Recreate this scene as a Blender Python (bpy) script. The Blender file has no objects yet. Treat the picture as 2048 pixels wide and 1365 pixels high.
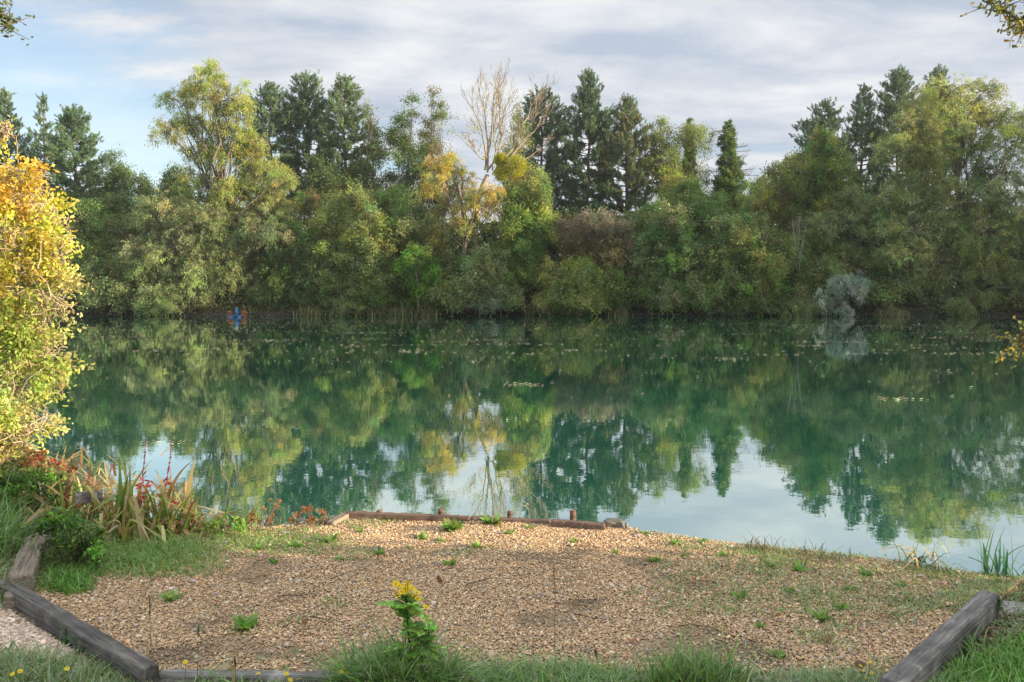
import bpy, math, random, bmesh
import numpy as np
from mathutils import Vector
R = np.random.RandomState(11)
rnd = random.Random(5)
sc = bpy.context.scene
COL = sc.collection
PI = math.pi

# ---------------------------------------------------------------- camera maths
F = 28/36*2048
TH = math.atan(102/F)
CAM = np.array([0.0, 0.0, 2.1])
FW = np.array([0, math.cos(TH), -math.sin(TH)])
UP = np.array([0, math.sin(TH), math.cos(TH)])
def ray(px, py):
    return FW + np.array([1.0, 0, 0])*(px-1024)/F + UP*(682.5-py)/F
def P(px, py, Y):                       # point of the picture at distance Y
    d = ray(px, py); return CAM + d*(Y/d[1])
def G(px, py, z):                       # point of the picture at height z
    d = ray(px, py); return CAM + d*((z-CAM[2])/d[2])
def S(Y): return Y/F                    # metres in one photo pixel at distance Y

# ---------------------------------------------------------------- object helpers
def tag(o, label=None, cat=None, group=None, kind=None):
    if label: o['label'] = label
    if cat: o['category'] = cat
    if group: o['group'] = group
    if kind: o['kind'] = kind
    return o
def empty(name, loc, label, cat, group=None):
    o = bpy.data.objects.new(name, None); COL.objects.link(o)
    o.location = tuple(float(v) for v in loc); o.empty_display_size = .2
    return tag(o, label, cat, group)
def unit(v):
    v = np.asarray(v, float)
    return v/np.maximum(np.linalg.norm(v, axis=-1, keepdims=True), 1e-9)

class MB:
    """collects numpy geometry and links it as one mesh object"""
    def __init__(s): s.v = []; s.f = []; s.c = []; s.n = 0
    def add(s, v, f, c=None):
        v = np.asarray(v, np.float32).reshape(-1, 3); f = np.asarray(f, np.int64)
        s.v.append(v); s.f.append(f+s.n); s.n += len(v)
        if c is None: c = np.full((len(v), 3), .5)
        c = np.asarray(c, np.float32)
        if c.ndim == 1: c = np.tile(c, (len(v), 1))
        s.c.append(c)
    def mesh(s, name, mat, smooth=False):
        me = bpy.data.meshes.new(name)
        v = np.concatenate(s.v)
        loops = np.concatenate([f.reshape(-1) for f in s.f])
        tot = np.concatenate([np.full(len(f), f.shape[1]) for f in s.f])
        st = np.concatenate([[0], np.cumsum(tot)[:-1]])
        me.vertices.add(len(v)); me.vertices.foreach_set('co', v.reshape(-1))
        me.loops.add(len(loops)); me.loops.foreach_set('vertex_index', loops.astype(np.int32))
        me.polygons.add(len(tot)); me.polygons.foreach_set('loop_start', st.astype(np.int32))
        me.polygons.foreach_set('loop_total', tot.astype(np.int32))
        if smooth: me.polygons.foreach_set('use_smooth', np.ones(len(tot), bool))
        me.update(calc_edges=True)
        a = me.attributes.new('Col', 'FLOAT_COLOR', 'POINT')
        c = np.concatenate(s.c); c4 = np.ones((len(c), 4), np.float32); c4[:, :3] = np.clip(c, 0, 1)
        a.data.foreach_set('color', c4.reshape(-1))
        me.materials.append(mat)
        return me
    def build(s, name, mat, parent=None, smooth=False, origin=None):
        if origin is not None:
            for a in s.v: a -= np.asarray(origin, np.float32)
        o = bpy.data.objects.new(name, s.mesh(name, mat, smooth)); COL.objects.link(o)
        if origin is not None and parent is None: o.location = tuple(float(x) for x in origin)
        if parent: o.parent = parent
        return o

def frames(T):
    ref = np.where(np.abs(T[..., 2:3]) > .9, np.array([1., 0, 0]), np.array([0, 0, 1.]))
    a = unit(np.cross(T, ref)); b = np.cross(T, a)
    return a, b
def tubes(mb, Pt, Rd, sides=4, c=(.2, .15, .1)):
    """Pt (M,K,3) paths, Rd (M,K) radii"""
    Pt = np.asarray(Pt, float); Rd = np.asarray(Rd, float)
    if Pt.ndim == 2: Pt = Pt[None]; Rd = Rd[None]
    M, K, _ = Pt.shape
    if M == 0: return
    T = unit(np.gradient(Pt, axis=1))
    a, b = frames(T)
    ang = np.arange(sides)*2*PI/sides
    V = Pt[:, :, None, :]+Rd[:, :, None, None]*(a[:, :, None, :]*np.cos(ang)[None, None, :, None]+b[:, :, None, :]*np.sin(ang)[None, None, :, None])
    base = (np.arange(M)*K*sides)[:, None, None]
    k = (np.arange(K-1)*sides)[None, :, None]; j = np.arange(sides)[None, None, :]; j2 = (j+1) % sides
    q = np.stack([base+k+j, base+k+j2, base+k+sides+j2, base+k+sides+j], -1).reshape(-1, 4)
    c = np.asarray(c, float)
    if c.ndim == 2: c = np.repeat(c, K*sides, axis=0)
    mb.add(V.reshape(-1, 3), q, c)
def curve(p0, p1, K=7, bend=.12, up=0.0, rs=None):
    rs = rs or R
    p0 = np.asarray(p0, float); p1 = np.asarray(p1, float); t = np.linspace(0, 1, K)[:, None]
    L = np.linalg.norm(p1-p0); off = rs.normal(0, 1, 3)*bend*L; off[2] += up*L
    w = rs.normal(0, 1, (K, 3))*bend*.12*L; w[0] = 0; w[-1] = 0
    return p0+(p1-p0)*t+off*(4*t*(1-t))*.5+w
def leaves(mb, C, A, ln, wd, col, side=None, six=False, fold=.0):
    """C centres (N,3), A axes (N,3) unit"""
    N = len(C)
    if side is None: side = R.normal(0, 1, (N, 3))
    B = unit(np.cross(A, side)); Nn = np.cross(A, B)
    ln = np.broadcast_to(ln, (N,))[:, None]; wd = np.broadcast_to(wd, (N,))[:, None]
    if six:
        V = np.stack([C-A*ln*.5, C-A*ln*.18+B*wd*.46-Nn*wd*fold, C+A*ln*.22+B*wd*.42-Nn*wd*fold, C+A*ln*.5-Nn*ln*fold*.5,
                      C+A*ln*.22-B*wd*.42-Nn*wd*fold, C-A*ln*.18-B*wd*.46-Nn*wd*fold, ], 1)
        i = np.arange(N)[:, None]*6
        f = np.concatenate([i+np.array([0, 1, 2, 3]), i+np.array([0, 3, 4, 5])])
        mb.add(V.reshape(-1, 3), f, np.repeat(col, 6, axis=0))
    else:
        V = np.stack([C-A*ln*.5, C+B*wd*.5, C+A*ln*.5, C-B*wd*.5], 1)
        f = np.arange(N*4).reshape(N, 4)
        mb.add(V.reshape(-1, 3), f, np.repeat(col, 4, axis=0))

# ---------------------------------------------------------------- materials
def newmat(name):
    m = bpy.data.materials.new(name); m.use_nodes = True
    nt = m.node_tree; nt.nodes.clear()
    out = nt.nodes.new('ShaderNodeOutputMaterial')
    return m, nt, out
def N(nt, t, **kw):
    n = nt.nodes.new(t)
    for k, v in kw.items():
        if hasattr(n, k): setattr(n, k, v)
        else: n.inputs[k].default_value = v
    return n
def ramp(nt, fac, stops):
    r = nt.nodes.new('ShaderNodeValToRGB'); e = r.color_ramp.elements
    while len(e) < len(stops): e.new(.5)
    for i, (p, c) in enumerate(stops):
        e[i].position = p; e[i].color = (*c, 1) if len(c) == 3 else c
    nt.links.new(fac, r.inputs[0]); return r.outputs[0]
def leafmat(name, trans=.4, rough=.55, spec=.3, sat=1.0):
    m, nt, out = newmat(name); L = nt.links.new
    at = N(nt, 'ShaderNodeAttribute', attribute_name='Col')
    b = N(nt, 'ShaderNodeBsdfPrincipled', Roughness=rough)
    b.inputs['Specular IOR Level'].default_value = spec
    L(at.outputs[0], b.inputs['Base Color'])
    hs = N(nt, 'ShaderNodeHueSaturation'); hs.inputs['Value'].default_value = 1.5; hs.inputs['Saturation'].default_value = 1.1
    L(at.outputs[0], hs.inputs['Color'])
    tr = N(nt, 'ShaderNodeBsdfTranslucent'); L(hs.outputs[0], tr.inputs[0])
    mx = N(nt, 'ShaderNodeMixShader', Fac=trans); mx.inputs[0].default_value = trans
    L(b.outputs[0], mx.inputs[1]); L(tr.outputs[0], mx.inputs[2]); L(mx.outputs[0], out.inputs[0])
    return m
def barkmat(name, c1, c2, scale=6, stretch=4, rough=.9, bump=.4):
    m, nt, out = newmat(name); L = nt.links.new
    tc = N(nt, 'ShaderNodeTexCoord'); mp = N(nt, 'ShaderNodeMapping'); mp.inputs['Scale'].default_value = (scale*stretch, scale*stretch, scale)
    L(tc.outputs['Object'], mp.inputs[0])
    n = N(nt, 'ShaderNodeTexNoise'); n.inputs['Scale'].default_value = 1; n.inputs['Detail'].default_value = 6
    L(mp.outputs[0], n.inputs['Vector'])
    b = N(nt, 'ShaderNodeBsdfPrincipled', Roughness=rough)
    L(ramp(nt, n.outputs[0], [(.3, c1), (.7, c2)]), b.inputs['Base Color'])
    bp = N(nt, 'ShaderNodeBump'); bp.inputs['Strength'].default_value = bump; bp.inputs['Distance'].default_value = .03
    L(n.outputs[0], bp.inputs['Height']); L(bp.outputs[0], b.inputs['Normal'])
    L(b.outputs[0], out.inputs[0]); return m
def attrmat(name, rough=.8, spec=.3, bump=0, var=0):
    m, nt, out = newmat(name); L = nt.links.new
    at = N(nt, 'ShaderNodeAttribute', attribute_name='Col')
    b = N(nt, 'ShaderNodeBsdfPrincipled', Roughness=rough); b.inputs['Specular IOR Level'].default_value = spec
    c = at.outputs[0]
    if var:
        tc = N(nt, 'ShaderNodeTexCoord')
        n = N(nt, 'ShaderNodeTexNoise'); n.inputs['Scale'].default_value = var; n.inputs['Detail'].default_value = 4; L(tc.outputs['Object'], n.inputs['Vector'])
        mr = N(nt, 'ShaderNodeMapRange'); mr.inputs[1].default_value = .3; mr.inputs[2].default_value = .7; mr.inputs[3].default_value = .65; mr.inputs[4].default_value = 1.25
        L(n.outputs[0], mr.inputs[0])
        mm = N(nt, 'ShaderNodeMix', data_type='RGBA', blend_type='MULTIPLY'); mm.inputs[0].default_value = 1
        L(c, mm.inputs[6]); L(mr.outputs[0], mm.inputs[7]); c = mm.outputs[2]
    L(c, b.inputs['Base Color']); L(b.outputs[0], out.inputs[0]); return m

M_LEAF = leafmat('leaf', .38)
M_NEEDLE = leafmat('needle', .15, .5, .3)
M_GRASS = leafmat('grass_blade', .3, .45, .4)
M_BLOOM = leafmat('petal', .3, .6)
M_BARK = barkmat('bark', (.07, .055, .04), (.2, .16, .12))
M_PALEBARK = barkmat('pale_bark', (.17, .14, .10), (.36, .29, .2), 3)
M_TWIG = attrmat('twig', .8)
M_STONE = attrmat('pebble', .75, .3, var=60)
M_PAINT = attrmat('painted_plastic', .4, .5, var=5)

def wood_mat(name, dark, mid, light, lich=.5):
    m, nt, out = newmat(name); L = nt.links.new
    tc = N(nt, 'ShaderNodeTexCoord'); mp = N(nt, 'ShaderNodeMapping'); mp.inputs['Scale'].default_value = (2.5, 45, 45)
    L(tc.outputs['Object'], mp.inputs[0])
    n = N(nt, 'ShaderNodeTexNoise'); n.inputs['Scale'].default_value = 1; n.inputs['Detail'].default_value = 8; n.inputs['Distortion'].default_value = .6
    L(mp.outputs[0], n.inputs['Vector'])
    n2 = N(nt, 'ShaderNodeTexNoise'); n2.inputs['Scale'].default_value = 7; n2.inputs['Detail'].default_value = 7; L(tc.outputs['Object'], n2.inputs['Vector'])
    mp3 = N(nt, 'ShaderNodeMapping'); mp3.inputs['Scale'].default_value = (9, 260, 260); L(tc.outputs['Object'], mp3.inputs[0])
    n3 = N(nt, 'ShaderNodeTexNoise'); n3.inputs['Scale'].default_value = 1; n3.inputs['Detail'].default_value = 3; L(mp3.outputs[0], n3.inputs['Vector'])
    ad = nt.nodes.new('ShaderNodeMath'); ad.operation = 'MULTIPLY_ADD'; L(n3.outputs[0], ad.inputs[0]); ad.inputs[1].default_value = .45; sb = nt.nodes.new('ShaderNodeMath'); sb.operation = 'SUBTRACT'; L(n.outputs[0], sb.inputs[0]); sb.inputs[1].default_value = .22; L(sb.outputs[0], ad.inputs[2])
    c = ramp(nt, ad.outputs[0], [(.32, dark), (.5, mid), (.72, light)])
    c2 = ramp(nt, n2.outputs[0], [(.35, dark), (.6, mid), (.68, light)])
    mx = N(nt, 'ShaderNodeMix', data_type='RGBA'); mx.inputs[0].default_value = lich
    L(c, mx.inputs[6]); L(c2, mx.inputs[7])
    b = N(nt, 'ShaderNodeBsdfPrincipled', Roughness=.85); L(mx.outputs[2], b.inputs['Base Color'])
    bp = N(nt, 'ShaderNodeBump'); bp.inputs['Strength'].default_value = .8; bp.inputs['Distance'].default_value = .012
    L(n.outputs[0], bp.inputs['Height']); L(bp.outputs[0], b.inputs['Normal'])
    L(b.outputs[0], out.inputs[0]); return m
M_SLEEPER = wood_mat('weathered_timber', (.035, .032, .028), (.16, .145, .128), (.42, .39, .35), .55)
M_OAK = wood_mat('pale_timber', (.07, .055, .04), (.2, .155, .11), (.34, .28, .2), .3)
M_DARKWOOD = wood_mat('dark_timber', (.028, .025, .022), (.10, .088, .075), (.26, .235, .2), .5)
M_WETWOOD = wood_mat('wet_timber', (.04, .025, .018), (.15, .09, .06), (.28, .18, .12))

# ---------------------------------------------------------------- terrain
PADZ, OUTZ = .42, .385
shore_px = [(-500, 880), (0, 905), (110, 930), (170, 965), (235, 1012), (330, 1042), (430, 1056), (560, 1048), (640, 1036), (700, 1023),
            (935, 1030), (1240, 1051), (1500, 1086), (1750, 1114), (1900, 1135), (2048, 1150), (2500, 1170)]
sh = np.array([G(a, b, PADZ)[:2] for a, b in shore_px])
def shore_y(x):
    x = np.asarray(x, float)
    return np.interp(x, np.concatenate([[-60, -12], sh[:, 0], [14, 60]]), np.concatenate([[16, 9.6], sh[:, 1], [3.6, -8]]))
sl_a = G(-60, 1128, .5); sl_b = G(320, 1345, .5)     # left sleeper axis (approx), used by the masks
sr_a = G(1985, 1183, .5); sr_b = G(1790, 1352, .5)
def side(p, q, x, y): return (q[0]-p[0])*(y-p[1])-(q[1]-p[1])*(x-p[0])
def in_pad(x, y):
    l = side(sl_a, sl_b, x, y) > 0.0
    r = side(sr_b, sr_a, x, y) > 0.0
    return l & r & (y > 3.42) & (y < shore_y(x)-.02)
rp = R.uniform(0, 6.28, 8)
def wob(x, y, s=1.0):
    x = x*s; y = y*s
    return (np.sin(x*1.3+rp[0]+.7*np.sin(y*.9+rp[1]))+np.sin(y*1.7+rp[2]+.8*np.sin(x*1.1+rp[3]))+.5*np.sin(x*3.1+y*2.3+rp[4])+.5*np.sin(x*2.6-y*3.4+rp[5]))/3
def sstep(a, b, x):
    t = np.clip((x-a)/(b-a), 0, 1); return t*t*(3-2*t)
def far_y(x): return 64.2+1.0*np.sin(x*.11+1)+.5*np.sin(x*.37)+sstep(25, 60, x)*0
def height(x, y):
    x = np.asarray(x, float); y = np.asarray(y, float)
    near = np.where(y < shore_y(x), 1.0, 0)
    pad = in_pad(x, y)
    zn = OUTZ + .03*wob(x, y, 1.5)+.25*sstep(-3.3, -6, x)*sstep(3, 6, y)
    zn = np.where(pad, PADZ-.012+.010*wob(x, y, 2), zn)
    d = y-shore_y(x)
    w = np.where(np.abs(x) < 2.4, .05, .45)
    zn = zn*(1-sstep(-.02, 1, d/w)) + -1.5*sstep(-.02, 1, d/w)
    zb = .32+.02*(y-far_y(x)).clip(0, 80)+.1*wob(x, y, .5)
    lf = sstep(-.6, .7, y-far_y(x)); zf = -1.5+(zb+1.5)*lf
    ze = -1.5+(2.0)*sstep(46, 52, x+.1*y)+.1*wob(x, y, .4)
    zw = -1.5+(2.0)*sstep(-78, -85, x)*(x < 0)
    z = np.maximum(np.maximum(zn, zf), np.maximum(ze, zw))
    return z
def gz(x, y): return float(height(np.array([x]), np.array([y]))[0])
def axis(lo, hi, step, ext, grow=1.25):
    a = list(np.arange(lo, hi, step)); s = step; v = a[-1]
    while v < ext: s = min(s*grow, 150); v += s; a.append(v)
    s = step; v = a[0]; b = []
    while v > -ext: s = min(s*grow, 150); v -= s; b.append(v)
    return np.array(b[::-1]+a)
xs = axis(-7, 7, .06, 260, 1.12); ys = np.concatenate([axis(2.6, 11, .05, 1, 1.2)[:0], np.arange(-140, -20, 30.), np.arange(-20, 2.6, .6), np.arange(2.6, 11, .05), np.arange(11, 60, 2.), np.arange(60, 80, .6), np.arange(80, 200, 8.), np.arange(200, 330, 30.)])
X, Y = np.meshgrid(xs, ys)
Z = height(X, Y)
gm = MB()
nx, ny = len(xs), len(ys)
ii = (np.arange(ny-1)[:, None]*nx+np.arange(nx-1)[None, :]).reshape(-1)
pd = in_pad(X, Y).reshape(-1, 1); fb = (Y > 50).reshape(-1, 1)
gcol = np.where(pd, [.42, .31, .19], np.where(fb, [.03, .026, .016], [.10, .08, .045]))  # far-bank earth painted darker to carry the shadow under the hedge
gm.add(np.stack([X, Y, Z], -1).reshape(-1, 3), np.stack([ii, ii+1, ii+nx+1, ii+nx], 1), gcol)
mg, nt, out = newmat('earth'); L = nt.links.new
tc = N(nt, 'ShaderNodeTexCoord')
n1 = N(nt, 'ShaderNodeTexNoise'); n1.inputs['Scale'].default_value = 2.2; n1.inputs['Detail'].default_value = 8; L(tc.outputs['Object'], n1.inputs['Vector'])
n2 = N(nt, 'ShaderNodeTexNoise'); n2.inputs['Scale'].default_value = 60; n2.inputs['Detail'].default_value = 4; L(tc.outputs['Object'], n2.inputs['Vector'])
cA0 = ramp(nt, n1.outputs[0], [(.35, (.5, .5, .5)), (.55, (1, 1, 1)), (.75, (.85, .9, .8))])
gat = N(nt, 'ShaderNodeAttribute', attribute_name='Col'); gmx = N(nt, 'ShaderNodeMix', data_type='RGBA', blend_type='MULTIPLY'); gmx.inputs[0].default_value = 1; L(cA0, gmx.inputs[6]); L(gat.outputs[0], gmx.inputs[7]); cA = gmx.outputs[2]
cB = ramp(nt, n2.outputs[0], [(.3, (.5, .5, .5)), (.7, (1, 1, 1))])
mm = N(nt, 'ShaderNodeMix', data_type='RGBA', blend_type='MULTIPLY'); mm.inputs[0].default_value = 1; L(cA, mm.inputs[6]); L(cB, mm.inputs[7])
b = N(nt, 'ShaderNodeBsdfPrincipled', Roughness=.95); L(mm.outputs[2], b.inputs['Base Color'])
bp = N(nt, 'ShaderNodeBump'); bp.inputs['Strength'].default_value = .6; bp.inputs['Distance'].default_value = .02; L(n2.outputs[0], bp.inputs['Height']); L(bp.outputs[0], b.inputs['Normal'])
L(b.outputs[0], out.inputs[0])
tag(gm.build('ground', mg, smooth=True), kind='structure')

# water
wm, nt, out = newmat('lake_water'); L = nt.links.new
tc = N(nt, 'ShaderNodeTexCoord')
mp = N(nt, 'ShaderNodeMapping'); mp.inputs['Scale'].default_value = (1.0, 1.6, 1); L(tc.outputs['Object'], mp.inputs[0])
w1 = N(nt, 'ShaderNodeTexNoise'); w1.inputs['Scale'].default_value = 3.0; w1.inputs['Detail'].default_value = 3; L(mp.outputs[0], w1.inputs['Vector'])
w2 = N(nt, 'ShaderNodeTexNoise'); w2.inputs['Scale'].default_value = .25; w2.inputs['Detail'].default_value = 2; L(mp.outputs[0], w2.inputs['Vector'])
b1 = N(nt, 'ShaderNodeBump'); b1.inputs['Strength'].default_value = 1; b1.inputs['Distance'].default_value = .0006; L(w1.outputs[0], b1.inputs['Height'])
b2 = N(nt, 'ShaderNodeBump'); b2.inputs['Strength'].default_value = 1; b2.inputs['Distance'].default_value = .003; L(w2.outputs[0], b2.inputs['Height']); L(b1.outputs[0], b2.inputs['Normal'])
fz = N(nt, 'ShaderNodeFresnel', IOR=1.33); L(b2.outputs[0], fz.inputs['Normal'])
pw = nt.nodes.new('ShaderNodeMath'); pw.operation = 'POWER'; pw.inputs[1].default_value = .19; L(fz.outputs[0], pw.inputs[0])
df = N(nt, 'ShaderNodeBsdfDiffuse'); df.inputs[0].default_value = (.002, .125, .075, 1)
gl = N(nt, 'ShaderNodeBsdfGlossy'); gl.inputs['Roughness'].default_value = .006; gl.inputs['Color'].default_value = (.96, 1, .98, 1); L(b2.outputs[0], gl.inputs['Normal'])
mx = nt.nodes.new('ShaderNodeMixShader'); L(pw.outputs[0], mx.inputs[0]); L(df.outputs[0], mx.inputs[1]); L(gl.outputs[0], mx.inputs[2]); L(mx.outputs[0], out.inputs[0])
wa = MB()
wx = np.array([-90, 60.]); 
wa.add([[-95, 1, 0], [70, 1, 0], [70, 72, 0], [-95, 72, 0]], [[0, 1, 2, 3]])
tag(wa.build('water', wm), kind='structure')

# ---------------------------------------------------------------- foliage generators
GAIN = 1.85
def vary(c, n, amt=.18, hue=.1):
    c = np.asarray(c, float); 
    if c.ndim == 1: c = np.tile(c, (n, 1))
    k = np.exp(R.normal(0, amt, (n, 1)))
    h = np.exp(R.normal(0, hue, (n, 3)))
    return np.clip(c*k*h, .003, .9)
def pick(pal, n, clump=None):
    pal = np.array([p[:3] for p in pal]); 
    return pal[R.randint(0, len(pal), n)]
def crown(lobes, pal, dens=80, gain=None, ln=.16, wd=.085, spread=.16, droop=.25, spray=(.5, 1.3), per=22, axmix=(.5, .8, .2), fill=.35, twigs=None, sub=1.0, outer=.8, six=False, big=1.0):
    """lobes: (x,y,z,rx,ry,rz[,pal index weight]) in world metres; returns MB"""
    mb = MB(); tw = MB() if twigs else None
    for lb in lobes:
        c = np.array(lb[:3]); r = np.array(lb[3:6]); lp = lb[6] if len(lb) > 6 and lb[6] is not None else pal
        rm = float(np.prod(r)**(1/3)); area = 4*PI*rm*rm
        nl = int(dens*area); ns = max(3, nl//per)
        # sub-lobes make the knobbly outline
        K = int(max(5, 9*sub*(rm**.9)))
        u = unit(R.normal(0, 1, (K, 3))); u[:, 2] = u[:, 2]*.9+.05
        sc_ = c+u*r*R.uniform(.45, .95, (K, 1)); sr = rm*R.uniform(.22, .48, K)
        scol = vary(pick(lp, K), K, .16, .07)
        k = R.randint(0, K, ns)
        v = unit(R.normal(0, 1, (ns, 3)))
        isfill = R.rand(ns) < fill
        st = sc_[k]+v*(sr[k]*R.uniform(.25, .9, ns))[:, None]
        stf = c+v*r*(R.uniform(.1, .85, ns)[:, None])
        st = np.where(isfill[:, None], stf, st)
        rad = unit((st-c)/r)
        d = unit(rad*outer+R.normal(0, .45, (ns, 3))+np.array([0, 0, .35]))
        Ls = R.uniform(spray[0], spray[1], ns)*min(1.0, .45+rm*.25)
        t = np.sqrt(R.uniform(.02, 1, (ns, per)))
        pos = st[:, None]+d[:, None]*(Ls[:, None]*t)[..., None]
        pos[..., 2] -= droop*Ls[:, None]*t*t
        pos += R.normal(0, 1, pos.shape)*(spread*(.5+.6*t))[..., None]
        tan = d[:, None]-np.array([0, 0, 1.])*(2*droop*t)[..., None]
        A = unit(tan*axmix[0]+R.normal(0, 1, pos.shape)*axmix[1]+np.array([0, 0, -1.])*axmix[2])
        cc = np.repeat(vary(scol[k], ns, .1, .05), per, axis=0)
        cc = vary(cc, len(cc), .16, .06)*(GAIN if gain is None else gain)
        n = ns*per
        leaves(mb, pos.reshape(-1, 3), A.reshape(-1, 3), ln*R.uniform(.6, 1.25, n), wd*R.uniform(.6, 1.25, n), cc, six=six, fold=.12 if six else 0)
        if tw is not None:
            m = min(ns, int(len(st)*.25)); idx = R.choice(ns, m, False)
            tt = np.linspace(0, 1, 4)
            s0 = sc_[k[idx]]*.5+c*.5
            pp = s0[:, None]*(1-tt)[None, :, None]+(st[idx]+d[idx]*Ls[idx][:, None]*.7)[:, None]*tt[None, :, None]
            pp[:, 1:3] += R.normal(0, .1, (m, 2, 3))
            tubes(tw, pp, np.tile(np.array([.03, .02, .012, .006]), (m, 1)), 3)
    return mb, tw
def plobe(px, py, rx, ry, Yd, pal=None, dy=0, ryd=None):
    p = P(px, py, Yd+dy); s = S(Yd)
    return (p[0], p[1], p[2], rx*s, (ryd if ryd else rx*.85)*s, ry*s, pal)

def build_tree(name, label, cat, base, lobes, pal, trunk_r=.25, fork=.4, group=None, bark=None, limbs=True, limbend=.16, **kw):
    root = empty(name, base, label, cat, group)
    base = np.array(base, float)
    kw['dens'] = kw.get('dens', 80)*DM
    mb, tw = crown(lobes, pal, twigs=limbs, **kw)
    tr = MB()
    cs = np.array([l[:3] for l in lobes]); rr = np.array([l[3:6] for l in lobes])
    top = cs[np.argmax(cs[:, 2]+rr[:, 2])]; zt = top[2]
    mid = base*1.0; mid[:2] = base[:2]*.6+cs.mean(0)[:2]*.4; mid[2] = base[2]+(zt-base[2])*fork
    pth = np.concatenate([curve(base-[0, 0, .3], mid, 6, .06), curve(mid, top, 6, .06)[1:]])
    rad = trunk_r*np.linspace(1, .12, len(pth))**.9; rad[0] *= 1.35
    tubes(tr, pth, rad, 8)
    for l in lobes:
        c = np.array(l[:3]); 
        zz = np.clip(base[2]+(c[2]-base[2])*.55, base[2]+.3, zt)
        j = int(np.argmin(np.abs(pth[:, 2]-zz)))
        r0 = rad[j]*.55
        tubes(tr, curve(pth[j], c, 7, limbend, .05), .75*r0*np.linspace(1, .25, 7), 6)
        for q in range(3):
            e = c+unit(R.normal(0, 1, 3)+[0, 0, .4])*np.array(l[3:6])*.8
            tubes(tr, curve(c*.6+pth[j]*.4, e, 6, limbend, .05), r0*.36*np.linspace(1, .2, 6), 5)
    if tw is not None and tw.n: tr.v += tw.v; tr.f += [f+tr.n for f in tw.f]; tr.c += tw.c; tr.n += tw.n
    tr.build('trunk', bark or M_BARK, root, True, origin=base)
    mb.build('crown', M_LEAF, root, origin=base)
    return root

def pine(label, px, top, hw, bot, Yd, dens=1.0, pal=((.05, .082, .042), (.062, .098, .045), (.045, .075, .045)), shape='cone', group='pines above the far bank', sparse=.0):
    s = S(Yd); tp = P(px, top, Yd); z1 = tp[2]; z0 = P(px, bot, Yd)[2]; hw = hw*s*1.15
    bx = tp[0]+R.normal(0, .4); base = np.array([bx, Yd, gz(bx, Yd)])
    root = empty('pine_tree', base, label, 'pine tree', group)
    tr = MB(); fo = MB()
    K = 14; t = np.linspace(0, 1, K)
    pth = base+(np.array([tp[0], Yd, z1-.3])-base)*t[:, None]; pth[1:-1, :2] += R.normal(0, .06, (K-2, 2)); pth[0, 2] -= .3
    rad = .24*(1-t)**.8+.03
    tubes(tr, pth, rad, 8)
    nw = int((z1-z0)/.5)
    C = []; D = []
    for i in range(nw):
        f = (i+.5)/nw                      # 0 top, 1 bottom
        z = z1-.3-(z1-z0)*f
        c0 = np.array([np.interp(z, pth[:, 2], pth[:, 0]), np.interp(z, pth[:, 2], pth[:, 1]), z])
        prof = min(1, .12+f*1.9) if shape == 'cone' else min(1, .22+f*2.4)
        if f > .75: prof *= 1-.5*(f-.75)/.25*R.rand()
        nb = R.randint(4, 7)
        a0 = R.uniform(0, 6.28)
        for b_ in range(nb):
            if R.rand() < sparse: continue
            az = a0+b_*2*PI/nb+R.normal(0, .25); Lb = hw*prof*R.uniform(.7, 1.1)
            rise = R.uniform(.0, .35)+(1-f)*.45
            tt = np.linspace(0, 1, 6)[:, None]
            dirv = np.array([math.cos(az), math.sin(az), 0])
            pp = c0+dirv*Lb*tt+np.array([0, 0, 1.])*Lb*(rise*tt**1.6-.1*tt)
            pp[1:] += R.normal(0, .05, (5, 3))
            tubes(tr, pp, np.linspace(.05, .014, 6)*(1 if Lb > 1 else .7), 4)
            nt_ = max(4, int(Lb*11*dens))
            q = R.uniform(.25 if f < .4 else .4, 1.02, nt_)
            cc = np.stack([np.interp(q*5, np.arange(6), pp[:, k]) for k in range(3)], 1)+R.normal(0, .16, (nt_, 3))
            C.append(cc); D.append(np.tile(dirv*.5+np.array([0, 0, .8]), (nt_, 1))+R.normal(0, .3, (nt_, 3)))
    C.append(np.array([[tp[0], Yd, z1-.15*k] for k in range(5)])); D.append(np.tile([0, 0, 1.], (5, 1)))
    C = np.concatenate(C); D = unit(np.concatenate(D)); n = len(C); m = 44
    ccol = vary(pick(pal, n), n, .2, .08)
    A = unit(D[:, None]*.9+R.normal(0, .55, (n, m, 3)))
    along = R.uniform(-.22, .2, (n, m, 1))
    pos = C[:, None]+D[:, None]*along+A*.1
    col = vary(np.repeat(ccol, m, 0), n*m, .12, .04)*2.25
    leaves(fo, pos.reshape(-1, 3), A.reshape(-1, 3), R.uniform(.12, .22, n*m), .04, col)
    tr.build('trunk', M_BARK, root, True, origin=base)
    fo.build('crown', M_NEEDLE, root, origin=base)
    return root

DM = 3.2
# palettes (leaf colours; GREYY and GREY on the willows also carry sun and shade)
GREY = [(.115, .138, .055), (.135, .152, .065), (.095, .12, .048)]
GREYY = [(.17, .18, .055), (.195, .19, .055), (.14, .155, .055)]
GREEN = [(.06, .105, .024), (.078, .125, .03), (.05, .088, .026)]
BRIGHT = [(.07, .15, .02), (.09, .17, .025), (.06, .12, .022)]
OLIVE = [(.10, .125, .042), (.115, .13, .045), (.08, .105, .036)]
YGREEN = [(.14, .17, .04), (.12, .155, .04), (.17, .18, .05)]
GOLD = [(.27, .22, .05), (.25, .215, .055), (.27, .19, .045), (.21, .2, .055)]
BROWN = [(.12, .105, .045), (.13, .105, .045), (.10, .105, .04)]
PURP = [(.12, .10, .065), (.11, .09, .055), (.12, .115, .06)]
DARK = [(.045, .075, .028), (.055, .085, .032), (.06, .08, .028)]
SILV = [(.15, .18, .135), (.19, .215, .17), (.12, .15, .10)]
ORNG = [(.26, .17, .05), (.22, .19, .05), (.17, .19, .05)]
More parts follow.
